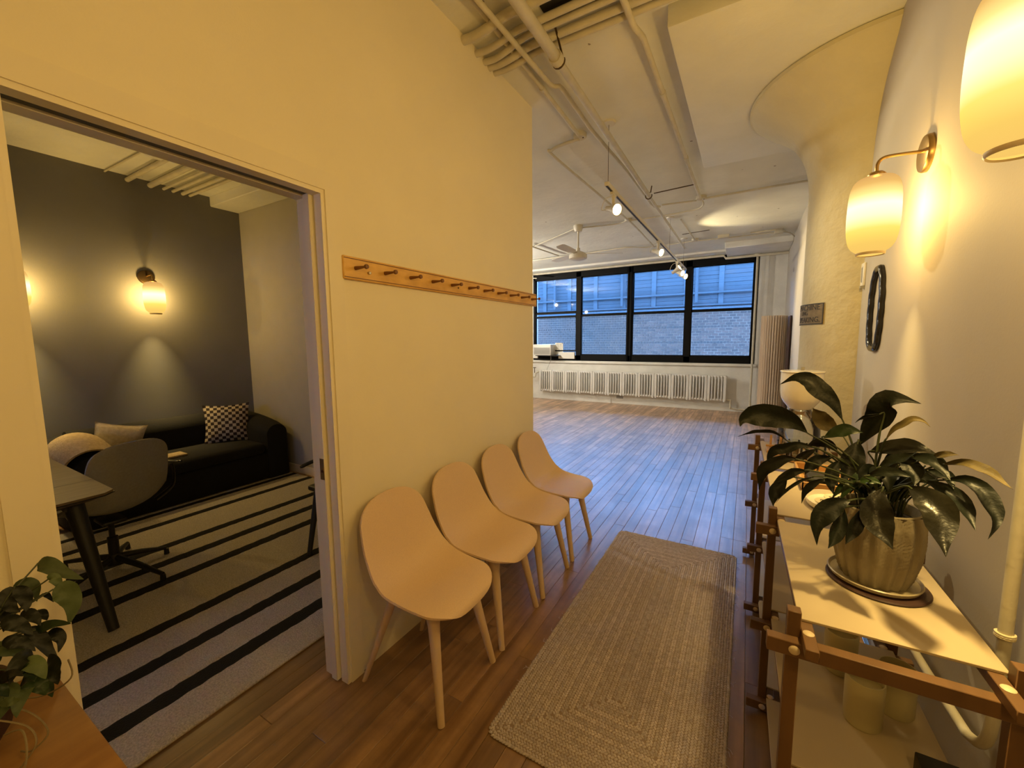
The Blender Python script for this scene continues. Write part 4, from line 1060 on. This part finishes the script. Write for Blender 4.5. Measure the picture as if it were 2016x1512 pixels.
obj('glass_base', MB().lathe([(p.x, p.z) for p in spline([(.056, 0, 1.075), (.066, 0, 1.05), (.092, 0, 1.01), (.106, 0, .96), (.108, 0, .90), (.098, 0, TZ2+.005), (0, 0, TZ2+.002)], 5)], (DX, DY, 0), 48), CLEAR, w_)
obj('collar', MB().lathe([(.057, 1.070), (.060, 1.076), (.057, 1.082)], (DX, DY, 0), 40), CLEAR, w_)
for k, (dx, dy, lb_) in enumerate(((-.09, -.23, 'clear glass tumbler at the left end of the oval tray'), (-.03, -.27, 'clear glass tumbler at the near end of the oval tray'), (.04, -.25, 'clear glass tumbler between its neighbours near the wall side of the tray'), (-.035, -.18, 'clear glass tumbler in the middle of the oval tray'), (.085, -.19, 'clear glass tumbler at the wall side of the oval tray'))):
    obj('tumbler', MB().lathe([(0, .004), (.024, .004), (.026, 0), (.030, .09), (.028, .09), (.0245, .012), (0, .010)], (DX+dx, DY+dy, TZ2), 24), CLEAR, label=lb_, cat='glass', group='tumblers on the oval tray')
# little wooden stand
ez = thing('card_stand', (.165, 2.88, TOP), 'small wooden stand with two uprights near the dispenser', 'stand')
obj('base', MB().bbox(.125, .215, 2.80, 2.90, TOP+.001, TOP+.016, .002, 1), TRAYW, ez)
for x in (.145, .195): obj('upright', MB().bbox(x-.006, x+.006, 2.85, 2.862, TOP+.016, TOP+.10, .002, 1), TRAYW, ez)
obj('cross_piece', MB().bbox(.12, .22, 2.838, 2.850, TOP+.030, TOP+.042, .002, 1), TRAYW, ez)
# rectangular bamboo tray with a black box, a succulent
bt = MB(); x0, x1, y0, y1 = .235, .425, 2.17, 2.52
bt.box(x0, x1, y0, y1, TOP+.001, TOP+.008)
for a in ((x0, x1, y0, y0+.010), (x0, x1, y1-.010, y1), (x0, x0+.010, y0, y1), (x1-.010, x1, y0, y1)): bt.bbox(*a, TOP+.001, TOP+.040, .002, 1)
obj('bamboo_tray', bt, TRAYW, label='rectangular bamboo tray with raised sides on the console', cat='tray')
obj('black_box', MB().bbox(.262, .37, 2.20, 2.34, TOP+.0085, TOP+.052, .006, 2), BLKM, label='small black box lying in the bamboo tray', cat='box')
gp = thing('small_succulent', (.30, 2.42, TOP+.009), 'tiny green succulent in a glass cup in the bamboo tray', 'plant')
obj('cup', MB().lathe([(0, .0), (.026, 0), (.030, .055), (.027, .055), (.024, .004)], (.30, 2.42, TOP+.0095), 20), CLEAR, gp)
for k in range(12):
    a = k*2.4; r = .006+.0017*k; p0 = Vector((.30, 2.42, TOP+.05)); d_ = Vector((math.cos(a), math.sin(a), 0))
    obj('leaf', MB().tube([p0, p0+d_*r+Vector((0, 0, .014)), p0+d_*r*1.5+Vector((0, 0, .026-.001*k))], [.004, .006, .001], 6), LEAFG, gp)
# white dish with stacked paper coasters
dh = obj('oval_dish', MB().lathe([(0, .002), (.075, .002), (.088, .010), (.092, .030), (.088, .031), (.083, .013), (0, .009)], (.325, 2.01, TOP), 44, sx=1.0, sy=1.35), PORC, label='white oval dish with paper discs on the console', cat='dish')
def text_obj(body, size, mtx, parent=None, m=INK, ext=.0004):
    cu = bpy.data.curves.new('t', 'FONT'); cu.body = body; cu.size = size; cu.extrude = ext; cu.align_x = 'CENTER'; cu.align_y = 'CENTER'
    o = bpy.data.objects.new('t', cu); COL.objects.link(o)
    dg = bpy.context.evaluated_depsgraph_get(); me = bpy.data.meshes.new_from_object(o.evaluated_get(dg))
    bpy.data.objects.remove(o)
    mb = MB(); mb.add([mtx @ v.co for v in me.vertices], [tuple(p.vertices) for p in me.polygons]); return mb
for k, (x, y, z, rz) in enumerate(((.345, 2.045, .026, .2), (.305, 1.965, .031, -.25))):
    d_ = obj('paper_disc', MB().lathe([(0, 0), (.046, 0), (.046, .003), (0, .003)], (x, y, TOP+z), 32), PAPER, label=('upper' if k else 'lower')+' cream paper disc with black print in the oval dish', cat='paper disc', group='paper discs in the oval dish')
    m_ = Matrix.Translation((x, y, TOP+z+.0032)) @ Matrix.Rotation(rz, 4, 'Z')
    tb_ = text_obj('Reset', .026, m_); obj('print', tb_, INK, d_, merge=False)
    tb_ = text_obj('~~~~~', .016, m_ @ Matrix.Translation((0, -.018, 0))); obj('print', tb_, INK, d_, merge=False)
# jars on the middle shelf
for k, (x, y, h, lb_) in enumerate(((.325, 1.385, .135, 'frosted olive glass jar nearest the camera on the middle shelf'), (.305, 1.585, .135, 'frosted olive glass jar farthest back on the middle shelf'), (.415, 1.475, .135, 'frosted olive glass jar closest to the wall on the middle shelf'))):
    obj('jar', MB().lathe([(0, 0), (.040, 0), (.043, .006), (.044, h-.01), (.043, h), (.040, h), (.040, h-.022), (0, h-.022)], (x, y, MID+.0005), 40), JARM, label=lb_, cat='jar', group='olive jars on the middle shelf')
obj('black_box', MB().bbox(.402, .484, 1.155, 1.275, MID+.0005, MID+.058, .004, 2), BLKM, label='black box at the near end of the middle shelf', cat='box')
# perforated strip under the front edge seen at the floor side
# ================================================================ right wall and column things
def wall_disp():
    t_ = obj('wall_sign', MB().bbox(RX-.012, RX, 3.155, 3.235, 1.80, 1.935, .003, 1), WHITEP, label='small white wall box with dark markings beside the column', cat='wall box')
    mk = MB()
    for k in range(11): mk.box(RX-.0128, RX-.0118, 3.19, 3.207, 1.825+k*.008, 1.829+k*.008)
    mk.box(RX-.0128, RX-.0118, 3.178, 3.181, 1.82, 1.915)
    obj('marking', mk, INK, t_)
    obj('clip', MB().box(RX-.02, RX, 3.16, 3.18, 1.785, 1.80), GREYP, t_)
wall_disp()
# wavy black mirror
mi = thing('wavy_ring', (RX, 2.80, 1.42), 'wavy black lacquered ring hung on the right wall below the sconce', 'wall ornament')
out = []
yc, zc, hw, hh = 2.825, 1.645, .098, .207
N_ = 120
for i in range(N_):
    a = 2*math.pi*i/N_; c, s_ = math.cos(a), math.sin(a)
    x = math.copysign(abs(c)**.55, c)*hw; z = math.copysign(abs(s_)**.8, s_)*hh
    wv = .008*math.cos(z/hh*math.pi*2.6+.6)*(abs(c)**.3)
    tp = 1-.28*max(0, z/hh-.35)
    out.append(Vector((0, yc+x*tp+math.copysign(wv, c)*1.0, zc+z)))
fb = MB(); G = []
for i in range(N_):
    p = out[i]; t_ = (out[(i+1) % N_]-out[i-1]).normalized(); nn = Vector((0, t_.z, -t_.y)); row = []
    prf = [(-.0, -.015), (-.012, -.017), (-.020, -.012), (-.024, 0), (-.020, .012), (-.012, .017), (-.0, .015)]
    for dx, dn in prf: row.append(Vector((RX+dx, 0, 0))+Vector((0, p.y, p.z))+nn*dn)
    G.append(row)
fb.grid(G, closed=True); obj('frame', fb, BLK, mi)
# stencilled plaque wrapped round the column
def cyl(th, z, r): a = R(th); return Vector((XC+r*math.cos(a), YC+r*math.sin(a), z))
T0, T1 = 168, 223.5; pz0, pz1 = 1.585, 1.722
G = [[cyl(T0+(T1-T0)*i/24, pz0+(pz1-pz0)*j/4, RC+.001) for j in range(5)] for i in range(25)]
pq = obj('plaque', MB().shell(G, -.005), PLAQUE, label='weathered stencilled plaque wrapped on the plaster column', cat='plaque')
fr_ = MB()
for z0_, z1_ in ((pz0, pz0+.006), (pz1-.006, pz1)):
    fr_.shell([[cyl(T0+(T1-T0)*i/24, z0_+(z1_-z0_)*j, RC+.006) for j in range(2)] for i in range(25)], -.0008)
fr_.shell([[cyl(T1-1+i*.5, pz0+(pz1-pz0)*j, RC+.006) for j in range(2)] for i in range(3)], -.0008)
obj('border', fr_, INK, pq)
for body, zc_, sz, arc in (('I MACHINE', 1.696, .052, 219.5), ('LING', 1.660, .040, 203), ('SPEAKING.', 1.615, .050, 220)):
    tb_ = text_obj(body, sz, Matrix.Identity(4), ext=.0006)
    mxx = max(v.x for v in tb_.v)
    for v in tb_.v:
        th = arc+math.degrees((v.x-mxx)/(RC+.007)); q = cyl(th, zc_+v.y, RC+.0068+v.z); v.x, v.y, v.z = q.x, q.y, q.z
    obj('lettering', tb_, INK, pq, merge=False)

# ================================================================ side room
# striped flat-woven rug
sr = thing('striped_rug', (-3.1, .9, 0), 'large oatmeal flat-woven rug with black stripes in the side room', 'rug')
obj('field', MB().bbox(-4.62, -1.812, -.9, 2.655, .001, .012, .003, 1), RUGL, sr)
rs = random.Random(9)
for x, w_ in ((-2.053, .090), (-2.325, .084), (-2.605, .078), (-3.10, .088), (-3.37, .088), (-3.65, .085), (-4.14, .080), (-4.42, .070)):
    G = []
    for i in range(141):
        y = -.9+3.555*i/140; e0 = rs.uniform(-.0035, .0035); e1 = rs.uniform(-.0035, .0035)
        xc = x+.012*(y-1)/2 if x < -2.9 else x
        G.append([Vector((xc-w_/2+e0, y, .0122)), Vector((xc-w_/4, y, .0142)), Vector((xc, y, .0145)), Vector((xc+w_/4, y, .0142)), Vector((xc+w_/2+e1, y, .0122))])
    obj('stripe', MB().shell(G, -.001), RUGD, sr, merge=False)

# black rounded sofa
SX0, SX1, SY0, SY1 = -5.28, -4.47, .90, 2.665
so2 = thing('black_sofa', ((SX0+SX1)/2, (SY0+SY1)/2, 0), 'black upholstered sofa with rounded arms against the dark wall', 'sofa')
def arch(w, h, n=14, base=.02):
    # rounded-top outline: list of (a, z)
    P = [(-w/2, base)]
    for i in range(n+1):
        a = math.pi-math.pi*i/n; P.append((w/2*math.cos(a), h-w/2*.9+w/2*.9*math.sin(a)))
    P.append((w/2, base)); return P
bk = MB().prism([(SX0+.125+a, z) for a, z in arch(.25, .735)], SY0+.16, SY1-.16, 'xz')
obj('back', bk, SOFA, so2)
for yy, nm_ in ((SY0+.15, 'l'), (SY1-.15, 'r')):
    G = []
    for i in range(17):
        u = i/16; x = SX0+.04+(SX1-SX0-.04)*u
        hh_ = .70-.10*u**2; ww = .29*(1-.25*max(0, u-.85)/.15)
        G.append([Vector((x, yy+a, z)) for a, z in arch(ww, hh_)])
    b = MB().grid(G); b.add(G[-1], [tuple(range(len(G[-1])))]); b.add(G[0], [tuple(reversed(range(len(G[0]))))])
    obj('arm', b, SOFA, so2)
obj('base', MB().bbox(SX0+.1, SX1-.01, SY0+.22, SY1-.22, .015, .30, .03, 3), SOFA, so2)
obj('seat_cushion', MB().bbox(SX0+.2, SX1+.01, SY0+.28, SY1-.28, .30, .425, .05, 4), SOFA, so2)
# knitted throw over the left arm
G = []
for i in range(25):
    u = i/24; x = SX1+.004-.42*u; row = []
    for a, z in arch(.325, .735-.09*(1-u)**2+.01, 16, .28 if u > .1 else .34):
        row.append(Vector((x+rs.uniform(-.002, .002), SY0+.15+a+.004*math.sin(u*30), z)))
    G.append(row)
obj('knitted_throw', MB().shell(G, .014), THROW, label='cream knitted throw draped over the sofa arm nearest the desk', cat='throw')
def cushion(name, c, size, th, rot, m, label):
    G0 = []; n = 14; Mx = Matrix.Translation(c) @ rot
    mb = MB(); uv = []
    for sgn in (1, -1):
        G = []
        for i in range(n+1):
            row = []
            for j in range(n+1):
                u = i/n*2-1; v = j/n*2-1
                pin = 1-.10*(1-abs(v)**2)*abs(u)**3; pin2 = 1-.10*(1-abs(u)**2)*abs(v)**3
                t = (1-abs(u)**2.6)*(1-abs(v)**2.6); t = max(0, t)**.55
                row.append(Mx @ Vector((u*size/2*pin, sgn*th/2*t, v*size/2*pin2)))
            G.append(row)
        k = len(mb.v); mb.grid(G)
    o = obj(name, mb, m, label=label, cat='cushion', merge=False)
    me = o.data; uvl = me.uv_layers.new(name='UVMap'); per = (n+1)*(n+1)
    for p in me.polygons:
        for li in p.loop_indices:
            vi = me.loops[li].vertex_index % per; uvl.data[li].uv = ((vi//(n+1))/n*.72, (vi % (n+1))/n*.72)
    bm = bmesh.new(); bm.from_mesh(me); bmesh.ops.remove_doubles(bm, verts=bm.verts[:], dist=1e-5); bm.to_mesh(me); bm.free()
    return o
cushion('checked_cushion', (-4.93, 2.24, .62), .43, .15, Matrix.Rotation(R(62), 4, 'Z') @ Matrix.Rotation(R(-14), 4, 'X'), CHECK, 'black and cream checked square cushion at the far end of the sofa')
cushion('woven_cushion', (-4.95, 1.34, .60), .36, .13, Matrix.Rotation(R(75), 4, 'Z') @ Matrix.Rotation(R(-16), 4, 'X') @ Matrix.Rotation(R(14), 4, 'Y'), CUSH, 'oatmeal woven cushion behind the office chair')
obj('folded_throw', MB().bbox(-4.78, -4.62, 1.58, 1.74, .427, .447, .009, 2), THROW, label='small cream cloth on the sofa seat beside the office chair', cat='cloth')

# desk
dk = thing('desk', (-3.5, .1, 0), 'grey brown wooden desk with black tapered legs cut off by the door frame', 'desk')
tp = MB(); zt = .73
tp.prism([(-4.12, -.9), (-2.80, -.9), (-2.86, .70), (-2.90, .745), (-4.12, .755)], zt-.012, zt, 'xy')
tp.add([(-4.12, -.9, zt-.012), (-2.80, -.9, zt-.012), (-2.86, .70, zt-.012), (-2.90, .745, zt-.012), (-4.12, .755, zt-.012), (-4.06, -.86, zt-.045), (-2.88, -.86, zt-.045), (-2.93, .66, zt-.045), (-2.97, .68, zt-.045), (-4.06, .69, zt-.045)],
       [(0, 1, 6, 5), (1, 2, 7, 6), (2, 3, 8, 7), (3, 4, 9, 8), (4, 0, 5, 9), (5, 6, 7, 8, 9)])
obj('desk_top', tp, DESKT, dk)
obj('seam', MB().box(-3.215, -3.211, -.9, .748, zt-.001, zt+.0006), BLKM, dk)
obj('bevel_edge', MB().prism([(-4.12, -.9), (-2.795, -.9), (-2.855, .70), (-2.895, .75), (-4.12, .76)], zt-.016, zt-.0115, 'xy'), BLKM, dk)
for (tx, ty, bx, by) in ((-3.03, .62, -2.80, .66), (-4.0, .62, -4.10, .68), (-3.0, -.78, -2.80, -.84), (-4.0, -.78, -4.1, -.84)):
    obj('leg', MB().tube([(tx, ty, zt-.045), (bx, by, .0145)], [.040, .023], 20, flat=.8), BLKM, dk)
obj('under_frame', MB().box(-4.0, -3.0, .58, .62, zt-.09, zt-.045).box(-4.0, -3.0, -.80, -.76, zt-.09, zt-.045), BLKM, dk)
obj('white_cup', MB().lathe([(0, .002), (.026, .002), (.034, .02), (.036, .05), (.033, .05), (.030, .02), (0, .008)], (-4.06, .66, zt+.0005), 20), PORC, label='white cup at the far edge of the desk beside the doorway', cat='cup')

# office chair
oc = thing('office_chair', (-3.55, .885, 0), 'grey felt office chair with black arms and a black star base', 'chair')
pr_ = [(.27, .37), (.26, .395), (.22, .41), (.12, .405), (.03, .395), (-.06, .40), (-.125, .425), (-.165, .48), (-.185, .56), (-.205, .67), (-.218, .79), (-.222, .875)]
sh = chair_shell([(f, z) for f, z in pr_], [(0, .22), (.2, .265), (.42, .285), (.55, .262), (.65, .245), (.8, .235), (1, .215)], .022, [(0, 0), (.2, .04), (.4, .11), (.52, .10), (.65, .06), (.8, .045), (1, .02)], pw=3.2)
# seat faces away from the camera-left: rotate so the back stands towards the camera
rot = Matrix.Translation((-3.60, .93, 0)) @ Matrix.Rotation(R(196), 4, 'Z')
sh.v = [rot @ v for v in sh.v]; obj('shell', sh, GREYF, oc)
for sy in (1, -1):
    pts = [(-.06, sy*.20, .40), (-.10, sy*.285, .47), (-.11, sy*.30, .56), (-.10, sy*.30, .635)]
    b = MB().tube([rot @ Vector(p) for p in spline(pts, 4)], [.022]*4+[.018]*9, 10, flat=.6)
    top = [rot @ Vector(p) for p in spline([(-.19, sy*.30, .655), (-.10, sy*.305, .648), (0, sy*.305, .648), (.08, sy*.29, .64)], 4)]
    b.tube(top, [.010]+[.018]*11+[.008], 10, flat=.5)
    obj('armrest', b, BLK, oc)
hub = Vector((-3.56, .885, 0))
obj('column', MB().tube([hub+Vector((0, 0, .09)), hub+Vector((0, 0, .24))], .028, 16).tube([hub+Vector((0, 0, .24)), hub+Vector((0, 0, .36))], .016, 14), BLKM, oc)
obj('hub', MB().lathe([(0, .05), (.04, .055), (.045, .09), (.03, .125), (0, .13)], tuple(hub), 20), BLKM, oc)
obj('mechanism', MB().bbox(hub.x-.09, hub.x+.09, hub.y-.06, hub.y+.06, .345, .37, .01, 2), BLKM, oc)
for fx, fy in ((-3.514, 1.14), (-3.13, .985), (-3.40, .62), (-3.88, .72), (-3.85, 1.03)):
    e = Vector((fx, fy, 0)); d_ = (e-hub).normalized()
    lg = obj('base_leg', MB().tube([hub+Vector((0, 0, .10)), hub.lerp(e, .5)+Vector((0, 0, .085)), e+Vector((0, 0, .055))], [.022, .018, .012], 10), BLKM, oc)
    obj('glide', MB().lathe([(0, .0125), (.016, .0125), (.014, .05), (0, .055)], (e.x, e.y, .001), 12), BLKM, lg)

# black armchair mostly hidden behind the sliding door
bc = thing('black_armchair', (-2.55, 1.93, 0), 'black wooden armchair mostly hidden behind the sliding door', 'chair')
for (tx, ty, bx, by) in ((-2.66, 1.76, -2.60, 1.625), (-2.72, 2.15, -2.76, 2.24), (-2.22, 1.80, -2.10, 1.68), (-2.2, 2.15, -2.1, 2.24)):
    obj('leg', MB().tube([(tx, ty, .44), (bx, by, .0135)], [.024, .016], 12), BLKM, bc)
obj('seat', MB().bbox(-2.74, -2.16, 1.73, 2.2, .42, .46, .015, 3), BLKM, bc)
for x in (-2.74, -2.16):
    obj('arm', MB().tube(spline([(x-.02, 1.70, .60), (x, 1.80, .625), (x+.02, 1.95, .63), (x+.02, 2.18, .64)], 4), [.008]+[.014]*12, 8).tube([(x+.02, 1.82, .44), (x, 1.83, .62)], .012, 8), BLKM, bc)
obj('backrest', MB().tube(spline([(-2.72, 2.18, .64), (-2.62, 2.27, .70), (-2.3, 2.27, .70), (-2.14, 2.18, .64)], 4), .02, 8).tube([(-2.6, 2.2, .46), (-2.58, 2.26, .69)], .01, 8).tube([(-2.3, 2.2, .46), (-2.32, 2.26, .69)], .01, 8), BLKM, bc)
# wall strip (tall dark mirror edge) on the side room's far wall
obj('leaning_mirror', MB().bbox(-2.95, -2.50, 2.665, 2.715, .02, 1.60, .004, 1), BLKM, label='tall narrow black-edged mirror against the side room wall beyond the door', cat='mirror')

# flush ceiling light and conduit in the side room
obj('ceiling_light', MB().lathe([(0, 3.075), (.10, 3.08), (.145, 3.10), (.15, 3.124)], (-4.40, 1.66, 0), 32), WHITEP, label='flat round white light on the side room ceiling', cat='ceiling light')
pipe('conduit', [(-5.3, 1.56, 3.11), (-4.4, 1.58, 3.11)], .008, 'thin conduit leading to the round light on the side room ceiling')
struct('baseboard_side', MB().box(-5.3, -1.62, 2.705, 2.72, 0, .09), TRIMW)

# ================================================================ left foreground: oak cabinet with a trailing pothos
CZ = .72
cbn = thing('oak_cabinet', (-1.13, -.2, 0), 'honey oak cabinet top in the lower left corner beside the doorway', 'cabinet')
obj('top', MB().bbox(-1.438, -.83, -.65, .222, CZ-.022, CZ, .003, 2), CABW, cbn)
obj('body', MB().box(-1.436, -.85, -.63, .205, .06, CZ-.0225), CABW, cbn)
for k, y in enumerate((-.63, -.205)):
    d_ = obj('cabinet_door', MB().bbox(-.850, -.834, y+.004, y+.415, .07, CZ-.028, .002, 1), CABW, cbn)
    obj('knob', MB().lathe([(.006, 0), (.006, .012), (.013, .02), (.012, .028), (0, .03)], (-.834, y+.06+.29*(1-k), .45), 14, 'x'), BRASS, d_)
obj('plinth', MB().box(-1.42, -.88, -.60, .17, 0, .06), BLKM, cbn)
po = thing('pothos', (-1.27, .06, CZ), 'trailing green pothos on the oak cabinet, lower left', 'potted plant')
obj('pot', MB().lathe([(0, 0), (.06, 0), (.078, .03), (.085, .10), (.083, .125), (.076, .125), (.074, .10), (0, .095)], (-1.27, .06, CZ+.0005), 36), MATD, po)
rp2 = random.Random(21)
pc = Vector((-1.27, .06, CZ+.11))
V2 = Vector((.97, -.15, .25)).normalized()
for tone, w, roll, pts in POTHOS:
    leaf('leaf', po, tone, w*1.12, roll, pts, V2, WP, rp2, cup=.15)
    b0 = Vector(pts[0]); c0 = pc+Vector((rp2.uniform(-.03, .03), rp2.uniform(-.02, .04), 0))
    mid = (b0+c0)/2+Vector((0, 0, .035))
    obj('vine', MB().tube(spline([c0, mid, b0], 7), .0016, 5), STEM, po)
for k in range(40):   # leaves over the pot, outside the frame edge
    a = rp2.uniform(0, 6.28); c0 = pc+Vector((rp2.uniform(-.04, .13), rp2.uniform(-.06, .12), rp2.uniform(-.04, .10)))
    d_ = Vector((math.cos(a), math.sin(a), 0)); L_ = rp2.uniform(.035, .055)
    leaf('leaf', po, rp2.choice('dlg'), rp2.uniform(.025, .04), rp2.uniform(-.5, .5), [c0, c0+d_*L_*.4+Vector((0, 0, .012)), c0+d_*L_*.8, c0+d_*L_+Vector((0, 0, -.02))], Vector((.5, -.3, .8)).normalized(), WP, rp2, cup=.15)
for pts in ([(-1.20, .10, .84), (-1.16, .145, .80), (-1.13, .16, .76), (-1.14, .14, .735), (-1.17, .13, .726)], [(-1.22, .12, .82), (-1.21, .17, .79), (-1.17, .205, .82), (-1.20, .21, .845)], [(-1.15, .10, .83), (-1.12, .135, .80), (-1.10, .14, .77), (-1.11, .12, .735)], [(-1.13, .11, .80), (-1.08, .125, .82), (-1.05, .12, .78), (-1.06, .10, .73)]):
    obj('dry_vine', MB().tube(spline(pts, 6), .0016, 5), STEMP, po)
